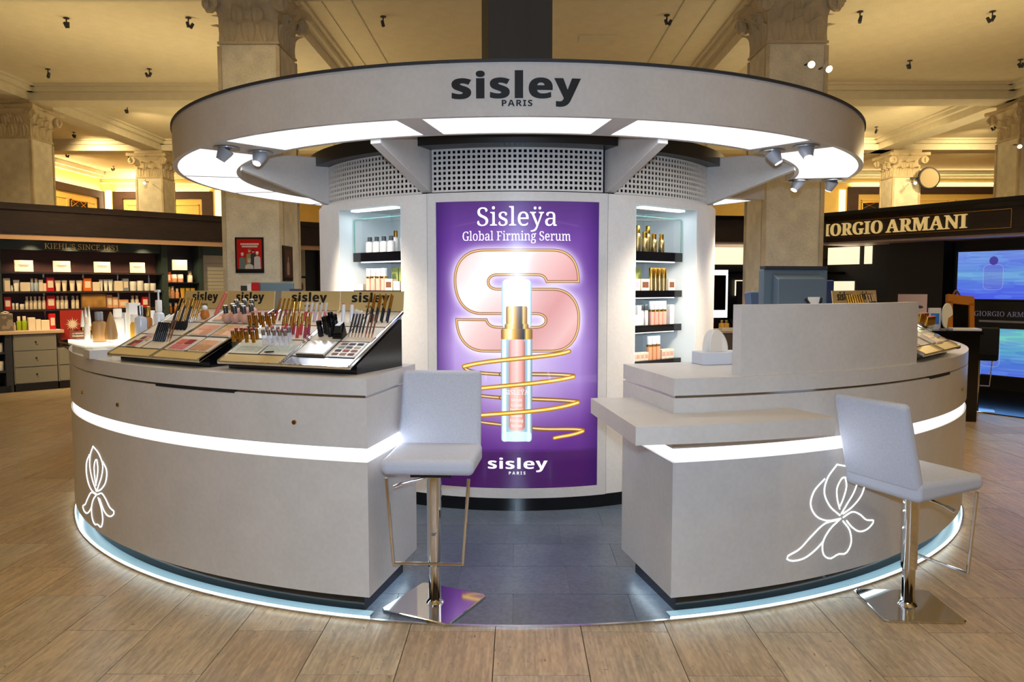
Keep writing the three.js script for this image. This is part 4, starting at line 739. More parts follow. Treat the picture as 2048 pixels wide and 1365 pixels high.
  for (const [us, s, b, e, l, g] of [[range(0.56, 0.76, 5), 0.5, M.black, P0.tan, 'black eye pencil in the middle row of the eye tray', 'black eye pencils, middle row'], [range(0.82, 0.92, 3), 0.5, P0.brown, P0.amber, 'brown eye pencil in the middle row of the eye tray', 'brown eye pencils, middle row']]) rowOf(at, 1, us, s, (p) => put('eye_pencil', l, 'pencil', g, kit.pencil(0.0045, 0.125, b, e), p, P.t, BACK, -0.1));
  range(0.58, 0.94, 9).forEach((u, i) => put('eye_pencil', 'gold-tipped black pencil in the eye tray back row', 'pencil', 'gold-tipped pencils, back row', kit.gloss(0.0048, 0.15, i % 3 === 1 ? P0.navy : M.black, M.brass), at(1, u, 0.78 + (i % 2) * 0.03), P.t, BACK, -0.06));
  for (const u of [0.22, 0.36]) put('brow_tube', 'frosted white tube with a coral end on the eye tray', 'tube', 'frosted tubes on the eye tray', kit.lipstick(0.011, 0.1, P0.frost, P0.frost, P0.coral), at(1, u, 0.78), P.t, -0.1);
  put('cotton_holder', 'clear tilted holder in the back row of the eye tray', 'holder', null, [['block', memo('ch', () => extrude([[-0.03, 0], [0.02, 0], [0.035, 0.06], [0.0, 0.075]], 0.03, 0.002)), clearGloss]], at(1, 0.5, 0.77), P.t, PERP * 0.6);
}
{ // face
  const P = new Place(-1.985, 2.845, -30.3, 1.165), at = testerStand('black tester stand with blushers, powders and foundation bottles left on the counter', P, { trays: [{}, {}] });
  const pinks = [P0.coral, P0.rose, std(0xc64a5e, 0.6), std(0xd98a84, 0.6)], peach = [std(0xe0a486, 0.6), std(0xd9976f, 0.6), std(0xe8b795, 0.6), std(0xcf8f72, 0.6)], sand = [std(0xc99b6c, 0.6), std(0xb88258, 0.6), std(0xd8b080, 0.6), std(0xc28e66, 0.6)];
  swatch(at, P, 1, 0.26, 0.24, 0.15, 0.12, [P0.coral, P0.wine, P0.rose, P0.rose], 'open blusher palette with bright pink pans at the front of the face tray');
  swatch(at, P, 1, 0.74, 0.24, 0.15, 0.12, [sand[0], peach[1], sand[1], sand[1]], 'open bronze powder palette at the front right of the face tray');
  swatch(at, P, 1, 0.26, 0.53, 0.15, 0.12, peach, 'open peach powder palette at the middle left of the face tray');
  swatch(at, P, 1, 0.74, 0.53, 0.15, 0.12, [sand[2], peach[0], sand[0], peach[2]], 'open apricot powder palette at the middle right of the face tray');
  swatch(at, P, 1, 0.22, 0.82, 0.12, 0.1, peach, 'small peach palette at the back left of the face tray');
  for (const [u, s] of [[0.42, 0.72], [0.52, 0.76], [0.62, 0.72], [0.72, 0.76], [0.82, 0.72], [0.92, 0.76], [0.47, 0.84], [0.62, 0.86], [0.78, 0.86]]) put('foundation_bottle', 'beige foundation bottle with dark metal cap on the face tray', 'bottle', 'foundation bottles', [['body', memo('fb', () => lathe([[0, 0], [0.015, 0], [0.024, 0.012], [0.026, 0.03], [0.02, 0.046], [0.012, 0.052], [0, 0.052]], 16)), P0.nude], ['cap', memo('fc', () => lathe([[0, 0.052], [0.0135, 0.052], [0.0135, 0.085], [0, 0.085]], 14)), P0.steel], ['cap_top', memo('fd', () => lathe([[0, 0.085], [0.015, 0.085], [0.015, 0.096], [0.012, 0.1], [0, 0.1]], 14)), M.silver]], at(1, u, s), P.t, 0.12);
  swatch(at, P, 0, 0.24, 0.21, 0.09, 0.07, [P0.brown, P0.wine, P0.brown, P0.coral], 'small brown eyeshadow palette at the front left of the brush tray');
  swatch(at, P, 0, 0.3, 0.34, 0.09, 0.07, [P0.lilac, P0.nude, P0.brown, P0.nude], 'small muted eyeshadow palette left of the black mascaras');
  range(0.55, 0.78, 6).forEach((u) => put('mascara', 'slim black mascara leaning in front on the brush tray', 'mascara', 'black mascaras on the brush tray', kit.gloss(0.008, 0.115, M.black, M.blackGloss), at(0, u, 0.28), P.t, BACK, -0.1));
  range(0.86, 0.92, 2).forEach((u) => put('eye_pencil', 'thin brown pencil beside the black mascaras', 'pencil', 'brown pencils on the brush tray', kit.pencil(0.0045, 0.13, P0.brown, P0.tan), at(0, u, 0.28), P.t, BACK, -0.1));
  range(0.5, 0.82, 5).forEach((u, i) => put('make_up_brush', 'make-up brush with dark bristles on the brush tray', 'brush', 'brushes on the brush tray', [['handle', memo('mb', () => cyl(0.008, 0.005, 0.1, 0, 0.05, 0, 8)), i % 2 ? M.brass : M.black], ['bristles', memo('mc', () => lathe([[0, 0], [0.008, 0], [0.013, 0.025], [0.008, 0.055], [0, 0.055]], 10)), M.blackMatt], ['handle_end', memo('md', () => cyl(0.005, 0.0045, 0.05, 0, 0.15, 0, 8)), M.brass]], at(0, u, 0.52), P.t, BACK, -0.12));
  range(0.55, 0.75, 3).forEach((u) => put('brow_pencil', 'long brass pencil standing at the back of the brush tray', 'pencil', 'brass pencils of the brush tray', kit.pencil(0.006, 0.14, M.brass, M.silver), at(0, u, 0.7), P.t, BACK, -0.1));
  put('amber_bottle', 'amber bottle with a frosted ball cap at the back of the brush tray', 'bottle', null, [['body', memo('ab', () => lathe([[0, 0], [0.022, 0], [0.028, 0.02], [0.02, 0.05], [0, 0.05]], 14)), P0.amber], ['cap', memo('ac', () => new THREE.SphereGeometry(0.017, 14, 10).translate(0, 0.062, 0)), P0.frost]], at(0, 0.86, 0.78), P.t, 0);
  put('orange_stick', 'tall orange lip crayon leaning before the gold header', 'crayon', null, kit.gloss(0.011, 0.15, P0.coral, P0.coral), at(0, 0.97, 0.86), P.t, BACK, -0.35);
}
{ // right counter
  const P = new Place(2.53, 2.42, 47.6, 1.165), at = testerStand('black tester stand with gold lipsticks at the far side of the right counter', P, { trays: [{}, {}] });
  for (const s of [0.36, 0.44]) range(0.62, 1.0, 5).forEach((u) => put('lipstick', 'gold lipstick with a red end on the right counter stand', 'lipstick', 'gold lipsticks on the right counter', kit.lipstick(0.011, 0.06, M.gold, M.brass, P0.coral), at(1, u, s, 0.06), P.t, STAND));
  acrylic('clear block under the lipsticks on the right counter', P, at, 1, 0.81, 0.4, 0.17, 0.07, 0.048);
  swatch(at, P, 1, 0.45, 0.22, 0.14, 0.11, [P0.nude, P0.cream, P0.cream, P0.nude], 'pale powder palette at the front of the right counter stand');
  put('sample_ring', 'small metal tester pot at the front of the right counter stand', 'pot', null, kit.jar(0.02, 0.016, M.silver, M.chrome), at(1, 0.85, 0.24), P.t, PERP);
  range(0.25, 0.9, 7).forEach((u, i) => put('lip_gloss', 'gold-capped gloss on the right counter stand', 'lip gloss', 'glosses on the right counter stand', kit.gloss(0.009, 0.13, i % 2 ? P0.nude : P0.lipRed, M.gold), at(0, u, 0.84), P.t, BACK));
  put('dark_flacon', 'round dark bottle before the header of the right counter stand', 'bottle', null, kit.bottle(0.03, 0.12, P0.navy, M.blackGloss, 0.6), at(0, 0.6, 0.7), P.t, 0);
  range(0.1, 0.5, 4).forEach((u) => put('eye_pencil', 'pencil with a gold end in the right counter stand', 'pencil', 'pencils on the right counter stand', kit.pencil(0.005, 0.13, P0.tan, M.gold), at(1, u, 0.84), P.t, BACK));
}
{ // blue screen on a pole behind the right counter
  const t = thing('touch_monitor', 'slim blue monitor on a pole behind the white panel, right of the till', 'monitor', [2.1, 0.008, 1.72], 0.3);
  part(t, 'foot', rbox(0.3, 0.02, 0.26, 0.008), M.charcoal); part(t, 'pole', cyl(0.018, 0.018, 1.42, 0, 0.02, -0.02, 14), M.silver); part(t, 'casing', rbox(0.24, 0.24, 0.04, 0.01, 0, 1.39, 0), std(0x24335c, 0.4));
}

// ---------------------------------------------------------------- lit skincare plate at the far left of the counter
{
  const P = new Place(-2.6, 2.13, -47, 1.165), t = thing('light_plate', 'glowing white display plate with a glass rim at the far left of the counter', 'display plate', P.at(0, 0, 0), P.t);
  part(t, 'base', mg([box(0.5, 0.06, 0.42), box(0.14, 0.05, 0.12, 0.3, 0, 0.2)]), M.white); part(t, 'glass_plate', rbox(0.66, 0.01, 0.54, 0.003, 0, 0.06, 0), M.glass);
  part(t, 'light_panel', box(0.56, 0.012, 0.46, 0.02, 0.0705, 0), glow(0xfff7dc, 1.05), 'glowing white plate');
  const st = part(t, 'acrylic_step', box(0.16, 0.06, 0.14, -0.22, 0.083, 0.14), M.acrylic); part(st, 'step_shelf', box(0.15, 0.004, 0.13, -0.22, 0.112, 0.14), M.acrylic);
  rectLight(0xfff2cc, 1.4, 0.5, 0.42, ...P.at(0.02, 0.09, 0), UPW, P.t);
  const on = (x, z, y = 0.083) => P.at(x, y, z), b = (name, label, cat, pieces, x, z, y) => put(name, label, cat, null, pieces, on(x, z, y), P.t);
  b('lotion_bottle', 'tan square-shouldered bottle with a grey cap at the front of the glowing plate', 'bottle', kit.bottle(0.04, 0.19, P0.tan, M.grey, 0.5), 0.13, 0.14);
  b('cone_bottle', 'tan cone-shaped tube standing on a clear cap on the glowing plate', 'bottle', [['body', memo('cone', () => lathe([[0, 0.02], [0.036, 0.02], [0.038, 0.05], [0.026, 0.12], [0.012, 0.17], [0.004, 0.19], [0, 0.19]], 16)), P0.tan], ['cap', memo('cone2', () => cyl(0.02, 0.02, 0.02, 0, 0, 0, 14)), P0.frost]], 0.23, 0.1);
  b('lotion_bottle', 'white bottle with a short cap at the left rear of the glowing plate', 'bottle', kit.bottle(0.038, 0.2, P0.white, P0.white, 0.6), -0.13, -0.04);
  b('carton', 'tall white carton behind the tan bottle on the glowing plate', 'box', kit.carton(0.07, 0.24, 0.07, P0.frost), 0.0, -0.1);
  b('pump_bottle', 'white pump bottle with a tall spout at the back of the glowing plate', 'bottle', [...kit.bottle(0.034, 0.26, P0.frost, P0.white, 0.5), ['pump_spout', memo('ps', () => mg([cyl(0.006, 0.006, 0.06, 0, 0.255, 0, 8), box(0.07, 0.016, 0.016, -0.015, 0.31, 0)])), P0.frost]], 0.22, -0.19);
  b('carton', 'white carton with a slim spout bottle behind, left on the glowing plate', 'box', kit.carton(0.075, 0.17, 0.05, P0.frost), -0.2, -0.12);
  b('lotion_bottle', 'amber toner bottle with a white cap on the glowing plate', 'bottle', kit.bottle(0.03, 0.17, P0.yellow, P0.white, 0.8), 0.2, -0.05);
  b('lotion_bottle', 'slim amber bottle behind the toner on the glowing plate', 'bottle', kit.bottle(0.022, 0.22, P0.amber, M.gold, 0.5), 0.24, -0.12);
  b('lotion_bottle', 'pale green bottle at the back of the glowing plate', 'bottle', kit.bottle(0.03, 0.19, P0.mint, P0.white, 0.7), 0.1, -0.18);
  for (const [x, z, h] of [[-0.26, 0.12, 0.15], [-0.22, 0.15, 0.13], [-0.18, 0.12, 0.16]]) put('cream_tube', 'small white cream tube on the clear step of the glowing plate', 'tube', 'tubes on the clear step', kit.tube(0.035, h, P0.white, M.gold), on(x, z, 0.143), P.t);
  for (const [x, z] of [[-0.06, 0.16], [0.0, 0.18], [0.05, 0.05]]) put('sample_bottle', 'slim white sample bottle in the middle of the glowing plate', 'bottle', 'slim white sample bottles', kit.bottle(0.015, 0.15, P0.white, P0.cream, 0.6), on(x, z), P.t);
  for (const [x, z] of [[-0.02, 0.1], [0.04, 0.13]]) put('cream_jar', 'low white cream jar on the glowing plate', 'jar', 'low jars on the glowing plate', kit.jar(0.032, 0.04, P0.white, P0.cream), on(x, z), P.t);
  b('lotion_bottle', 'frosted grey flacon with a tall stopper right on the glowing plate', 'bottle', kit.bottle(0.036, 0.23, std(0xc9cdd6, 0.25), M.silver, 0.35), 0.28, -0.06);
}
// white cards and frames standing on the counter beyond the brush tray
{
  const P = new Place(-2.3, 1.78, -45, 1.165);
  for (const [x, z, w, h, d, m, l] of [[0.1, 0.0, 0.08, 0.26, 0.06, P0.frost, 'tall frosted carton beyond the brush tray'], [0.22, 0.05, 0.07, 0.22, 0.05, M.grey, 'grey carton beyond the brush tray']]) put('carton', l, 'box', null, kit.carton(w, h, d, m), P.at(x, 0, z), P.t);
  const t = thing('arch_mirror', 'small arched white mirror frame beyond the brush tray', 'mirror', P.at(0.02, 0, 0.12), P.t + 0.5); part(t, 'frame', tube([[-0.06, 0, 0], [-0.055, 0.16, 0], [0, 0.23, 0], [0.055, 0.16, 0], [0.06, 0, 0]], 0.012, 30), P0.frost); part(t, 'foot', box(0.16, 0.012, 0.07), P0.frost);
}

// ---------------------------------------------------------------- left shop: skincare shelves
const KS = new Place(-7.62, -4.25, 45);
{
  const t = thing('shop_shelving', 'dark wood shop unit with product shelves and green name board, left of the booth', 'shelving', KS.at(0, 0, 0), KS.t);
  const rust = std(0x4a2a22, 0.6, 0, { map: null });
  part(t, 'fascia', mg([box(7.3, 0.35, 0.12, 2.05, 2.38, 0.0), box(7.4, 0.03, 0.2, 2.05, 2.73, -0.02)]), M.darkWood, 'long dark wood fascia');
  part(t, 'soffit', box(7.3, 0.03, 0.62, 2.05, 2.35, -0.3), std(0xb79274, 0.6));
  part(t, 'soffit_edge', box(7.3, 0.075, 0.03, 2.05, 2.29, 0.02), std(0xb79274, 0.6));
  part(t, 'back_panel', box(3.9, 2.38, 0.05, 0.5, 0, -0.55), rust);
  part(t, 'name_board', box(2.45, 0.15, 0.03, 1.2, 2.15, -0.29), M.darkGreen, 'dark green name board');
  part(t, 'lettering', letters("KIEHL'S SINCE 1851", 'serif_regular', 0.09, 1.08, 0.006).translate(1.17, 2.178, -0.274), M.goldPale, 'gold lettering on the name board');
  part(t, 'pilaster', mg([box(0.09, 1.43, 0.3, -0.01, 0.92, -0.38), box(0.1, 0.2, 0.34, -0.01, 2.1, -0.38)]), M.darkGreen); part(t, 'pilaster', box(0.1, 2.35, 0.3, 2.43, 0, -0.38), M.darkGreen);
  [1.815, 1.513, 1.232].forEach((y) => part(t, 'shelf_board', box(2.4, 0.03, 0.3, 1.21, y - 0.03, -0.38), M.darkWood, 'product shelf'));
  for (const x of [0.65, 1.22, 1.75, 2.25]) part(t, 'shelf_upright', box(0.025, 0.9, 0.025, x, 0.92, -0.5), M.silver);
  // narrow second bay
  part(t, 'bay_back', box(0.6, 2.35, 0.04, 2.78, 0, -0.5), M.black);
  [1.9, 1.62, 1.36, 1.08].forEach((y) => part(t, 'shelf_board', box(0.55, 0.02, 0.25, 2.75, y - 0.26, -0.36), M.black));
  part(t, 'pilaster', box(0.08, 2.35, 0.3, 3.06, 0, -0.38), M.darkGreen);
  part(t, 'info_panel', mg([box(0.6, 1.3, 0.04, 3.42, 0.85, -0.42)]), std(0xb9b4a4, 0.6), 'pale panel with fine print');
  part(t, 'print_lines', mg(range(1.0, 2.0, 16).map((y, k) => box(0.44 - (k * 7 % 5) * 0.03, 0.012, 0.002, 3.42, y, -0.399))), M.grey);
  part(t, 'mosaic_board', box(0.75, 0.2, 0.03, 3.4, 2.16, -0.38), std(0x3d5650, 0.5));
  part(t, 'recess_wall', mg([box(2.0, 2.35, 0.05, 4.75, 0, -0.5)]), std(0x23282e, 0.6));
  part(t, 'recess_post', box(0.22, 2.35, 0.06, 5.1, 0, -0.42), std(0x9a9a88, 0.7)); part(t, 'recess_post', box(0.14, 2.35, 0.12, 5.55, 0, -0.4), M.darkWood);
  part(t, 'lamp_trough', mg([box(6, 0.02, 0.2, 2.65, 2.76, -0.2), box(6, 0.08, 0.02, 2.65, 2.76, -0.1)]), M.darkWood); part(t, 'trough_light', box(5.9, 0.03, 0.08, 2.65, 2.79, -0.2), glow(0xffdca0, 2), 'warm lamp tube on top of the unit');
  for (const x of [0.45, 1.0, 1.55, 2.1, 2.76]) { const l = KS.at(x, 2.33, -0.08), g = KS.at(x, 1.45, -0.42); part(t, 'downlight', cyl(0.035, 0.035, 0.02, x, 2.335, -0.08, 14), glow(0xffe2bf, 4), 'small downlight'); spotLight(0xffdcb4, 3.5, l[0], l[1] - 0.01, l[2], ...g, 0.75, 0.7, 2); }
}
solo('worktop', 'pale wooden worktop of the left shop shelves', 'worktop', rbox(2.4, 0.05, 0.54, 0.006, 0, 0, 0, 1), std(0xc9ad90, 0.5), KS.at(-0.42, 0.868, -0.24), KS.t);
{
  const wash = std(0x827e74, 0.6), P = KS.at(0.39, 0, -0.25), t = thing('drawer_cabinet', 'grey-green chest of three drawers under the left shop worktop', 'cabinet', P, KS.t);
  part(t, 'body', box(0.58, 0.75, 0.5, 0, 0.112, -0.02), wash); part(t, 'plinth', box(0.57, 0.11, 0.5, 0, 0, 0), M.black);
  for (const y of [0.125, 0.375, 0.62]) { const d = part(t, 'drawer', box(0.56, 0.235, 0.02, 0, y, 0.24), wash); part(d, 'knob', lathe([[0, 0], [0.008, 0], [0.006, 0.012], [0.014, 0.02], [0.01, 0.028], [0, 0.03]], 10).rotateX(Math.PI / 2).translate(0, y + 0.125, 0.25), M.black); }
  const t2 = thing('drawer_cabinet', 'low grey-green cupboard right of the chest of drawers in the left shop', 'cabinet', KS.at(0.98, 0, -0.25), KS.t);
  part(t2, 'body', box(0.58, 0.51, 0.5, 0, 0.112, -0.02), wash); part(t2, 'plinth', box(0.57, 0.11, 0.5, 0, 0, 0), M.black); for (const y of [0.125, 0.375]) part(t2, 'door', box(0.55, 0.235, 0.02, 0, y, 0.24), wash);
  const t3 = thing('open_cabinet', 'dark open cabinet with stock at the left end of the shop counter', 'cabinet', KS.at(-0.6, 0, -0.25), KS.t);
  part(t3, 'side_post', box(0.09, 0.868, 0.5, 0.64, 0, 0), M.charcoal); part(t3, 'shelf_board', mg([box(1.2, 0.03, 0.46, 0, 0.3, 0), box(1.2, 0.03, 0.46, 0, 0.58, 0)]), M.charcoal); part(t3, 'back', box(1.3, 0.868, 0.03, 0, 0, -0.24), M.black); part(t3, 'plinth', box(1.3, 0.1, 0.5, 0, 0, 0), M.black); part(t3, 'side_post', box(0.04, 0.868, 0.5, -0.63, 0, 0), M.charcoal);
  for (const y of [0.33, 0.61]) for (const x of [0.3, 0.42, 0.54]) put('stock_jar', 'small white jar in the dark open cabinet of the left shop', 'jar', 'jars in the open cabinet', kit.jar(0.045, 0.14, P0.white, P0.cream), KS.at(-0.6 + x, y, -0.1), KS.t);
}
{ // price cards and goods, positions along the unit
  for (const [x, w, l] of [[0.35, 0.25, 'leftmost price card on the top shelf of the left shop'], [0.87, 0.245, 'second price card from the left on the top shelf of the left shop'], [1.46, 0.25, 'third price card from the left on the top shelf of the left shop'], [2.01, 0.24, 'rightmost price card on the top shelf of the left shop']]) {
    const t = thing('price_card', l, 'sign', KS.at(x, 1.816, -0.3), KS.t); part(t, 'card', box(w, 0.175, 0.012).rotateX(-0.08), M.card); part(t, 'printed_lines', mg([box(w * 0.6, 0.008, 0.002, 0, 0.1, 0.0045), box(w * 0.45, 0.006, 0.002, 0, 0.082, 0.006)]).rotateX(-0.02).translate(0, 0, -0.002), std(0x8a7a6c, 0.7)); part(t, 'foot', box(w * 0.7, 0.012, 0.05), M.card);
  }
  const row = (y, z, where, list) => { for (const [kind, x, w, h, m, extra] of list) {
    const P = KS.at(x, y + 0.001, z), g = (n) => n + ' ' + where;
    if (kind === 'tube') put('cream_tube', 'cream tube standing on its cap on ' + where, 'tube', 'tubes on ' + where, kit.tube(w, h, m, m), P, KS.t);
    if (kind === 'bottle') { const l = extra === 'b' ? 'pale blue bottle on ' : extra === 'g' ? 'lime green bottle on ' : extra === 'd' ? 'cream bottle with a dark collar on ' : 'cream bottle with a rounded cap on '; put('lotion_bottle', l + where, 'bottle', l + where, kit.bottle(w / 2, h, m, P0.cream, 0.55), P, KS.t); }
    if (kind === 'box') put('carton', (extra ?? 'plain cream carton') + ' on ' + where, 'box', extra ? null : 'plain cartons on ' + where, kit.carton(w, h, Math.min(w, 0.09), m, extra && m !== P0.cream ? P0.cream : null), P, KS.t);
    if (kind === 'jar') put('cream_jar', 'white cream jar on ' + where, 'jar', 'jars on ' + where, kit.jar(w / 2, h, m, P0.white), P, KS.t);
  } };
  const C = P0.cream, W = P0.white;
  row(1.513, -0.36, 'the left shop upper shelf', [['box', 0.116, 0.09, 0.2, C, 'layered cream tin'], ['bottle', 0.187, 0.039, 0.091, W], ['tube', 0.25, 0.085, 0.175, W], ['box', 0.362, 0.126, 0.138, C], ['bottle', 0.459, 0.054, 0.2, P0.blue, 'b'], ['bottle', 0.516, 0.06, 0.2, P0.blue, 'b'], ['box', 0.577, 0.055, 0.178, C], ['box', 0.629, 0.041, 0.124, C], ['box', 0.703, 0.105, 0.219, M.red, 'tall red carton'], ['tube', 0.818, 0.088, 0.173, C], ['tube', 0.911, 0.078, 0.174, C], ['tube', 1.022, 0.086, 0.175, C], ['tube', 1.127, 0.094, 0.176, C], ['box', 1.237, 0.115, 0.209, M.orange, 'orange carton'], ['box', 1.366, 0.105, 0.146, C], ['tube', 1.449, 0.06, 0.187, W], ['tube', 1.521, 0.068, 0.188, W], ['tube', 1.593, 0.075, 0.189, W], ['box', 1.709, 0.124, 0.165, C], ['box', 1.82, 0.09, 0.208, M.grey, 'grey carton'], ['jar', 1.945, 0.105, 0.159, W], ['jar', 2.061, 0.105, 0.169, W], ['jar', 2.17, 0.095, 0.127, W], ['jar', 2.269, 0.095, 0.128, W]]);
  row(1.232, -0.36, 'the left shop lower shelf', [['box', 0.116, 0.094, 0.197, M.red, 'red and white carton'], ['jar', 0.196, 0.039, 0.099, C], ['jar', 0.248, 0.039, 0.099, C], ['jar', 0.314, 0.06, 0.084, C], ['bottle', 0.38, 0.052, 0.2, C], ['bottle', 0.437, 0.047, 0.2, C], ['bottle', 0.493, 0.055, 0.2, C], ['bottle', 0.552, 0.048, 0.2, C], ['bottle', 0.611, 0.053, 0.2, C], ['box', 0.702, 0.115, 0.211, M.red, 'tall red carton'], ['bottle', 0.805, 0.056, 0.205, C], ['bottle', 0.868, 0.056, 0.205, C], ['bottle', 0.927, 0.053, 0.205, C], ['bottle', 1.025, 0.056, 0.205, C], ['bottle', 1.087, 0.051, 0.205, C], ['box', 1.556, 0.084, 0.214, P0.peach, 'tall peach carton'], ['box', 1.648, 0.085, 0.182, P0.peach, 'lower peach carton'], ['box', 1.776, 0.15, 0.133, P0.peach, 'wide low peach carton'], ['bottle', 1.93, 0.06, 0.2, C], ['bottle', 2.0, 0.06, 0.2, C], ['box', 2.12, 0.1, 0.18, M.red, 'low red carton']]);
  { const t = thing('framed_print', 'wide amber and brown framed print on the lower product shelf of the left shop', 'picture', KS.at(1.314, 1.233, -0.3), KS.t); part(t, 'frame', box(0.383, 0.243, 0.02), P0.brown); part(t, 'print', box(0.35, 0.21, 0.004, 0, 0.016, 0.011), std(0xffffff, 0.5, 0, { map: dataMap(64, 64, (u, v) => { const k = n64(u * 12, v * 12); return [120 + 60 * k, 84 + 50 * k, 30 + 40 * k]; }) })); }
  row(0.918, -0.2, 'the left shop worktop', [['bottle', 0.168, 0.039, 0.121, C], ['bottle', 0.227, 0.065, 0.213, M.green, 'g'], ['bottle', 0.299, 0.072, 0.214, M.green, 'g'], ['box', 0.392, 0.09, 0.192, C], ['box', 0.479, 0.067, 0.162, C], ['box', 0.574, 0.11, 0.147, C], ['box', 0.675, 0.08, 0.242, M.red, 'red carton']]);
  put('gift_box', 'grey floral gift box with ribbon at the left end of the worktop', 'box', null, [['box', rbox(0.17, 0.26, 0.15, 0.004), std(0x9c948a, 0.6, 0, { map: dataMap(64, 64, (u, v) => { const k = 150 + 90 * (n64(u * 20, v * 20) > 0.55 ? 1 : 0.3); return [k, k * 0.96, k * 0.9]; }) })], ['ribbon', mg([box(0.172, 0.262, 0.02), tube([[-0.05, 0.27, 0], [0, 0.29, 0.03], [0.05, 0.27, 0], [0, 0.262, -0.03], [-0.05, 0.27, 0]], 0.008, 24)]), M.card]], KS.at(0.045, 0.919, -0.16), KS.t);
  row(1.64, -0.34, 'the narrow bay top shelf', [['box', 2.515, 0.08, 0.2, M.orange, 'orange carton'], ['jar', 2.618, 0.1, 0.156, P0.peach], ['jar', 2.73, 0.1, 0.157, P0.peach], ['bottle', 2.9, 0.09, 0.22, C]]);
  row(1.36, -0.34, 'the narrow bay second shelf', [['box', 2.508, 0.068, 0.22, P0.yellow, 'yellow carton'], ['bottle', 2.589, 0.07, 0.23, P0.peach], ['bottle', 2.67, 0.065, 0.19, P0.peach], ['tube', 2.765, 0.085, 0.2, P0.yellow], ['tube', 2.857, 0.079, 0.2, P0.yellow], ['tube', 2.945, 0.08, 0.2, P0.yellow]]);
  row(1.1, -0.34, 'the narrow bay third shelf', [['bottle', 2.54, 0.07, 0.2, P0.amber], ['bottle', 2.64, 0.07, 0.2, P0.amber], ['bottle', 2.76, 0.07, 0.2, P0.peach], ['bottle', 2.88, 0.07, 0.2, P0.amber]]);
  { const t = thing('price_card', 'price card at the head of the narrow bay', 'sign', KS.at(2.71, 1.872, -0.3), KS.t); part(t, 'card', box(0.26, 0.18, 0.012), M.card); part(t, 'shelf_board', box(0.5, 0.012, 0.1, 0, -0.012, -0.02), M.black); }
  { const t = thing('promotion_stand', 'red card with a pale starburst standing on the low cupboard of the left shop', 'sign', KS.at(0.92, 0.625, -0.05), KS.t); part(t, 'card', box(0.34, 0.46, 0.012, 0, 0.13, 0), std(0xa02418, 0.5)); part(t, 'foot', mg([box(0.22, 0.012, 0.14), box(0.1, 0.13, 0.02, 0, 0.01, -0.01)]), std(0x4a2a1c, 0.5));
    const st = []; for (let k = 0; k < 16; k++) { const a = k / 16 * 2 * Math.PI; st.push(extrude([[-0.011, 0.03], [0.011, 0.03], [0, k % 2 ? 0.09 : 0.11]], 0.002).rotateZ(a)); } st.push(cyl(0.05, 0.05, 0.003, 0, -0.0015, 0, 20).rotateX(Math.PI / 2)); part(t, 'starburst', mg(st).translate(0, 0.37, 0.0065), M.card, 'pale starburst print'); part(t, 'printed_label', box(0.16, 0.06, 0.002, 0.07, 0.17, 0.007), M.paper); }
}

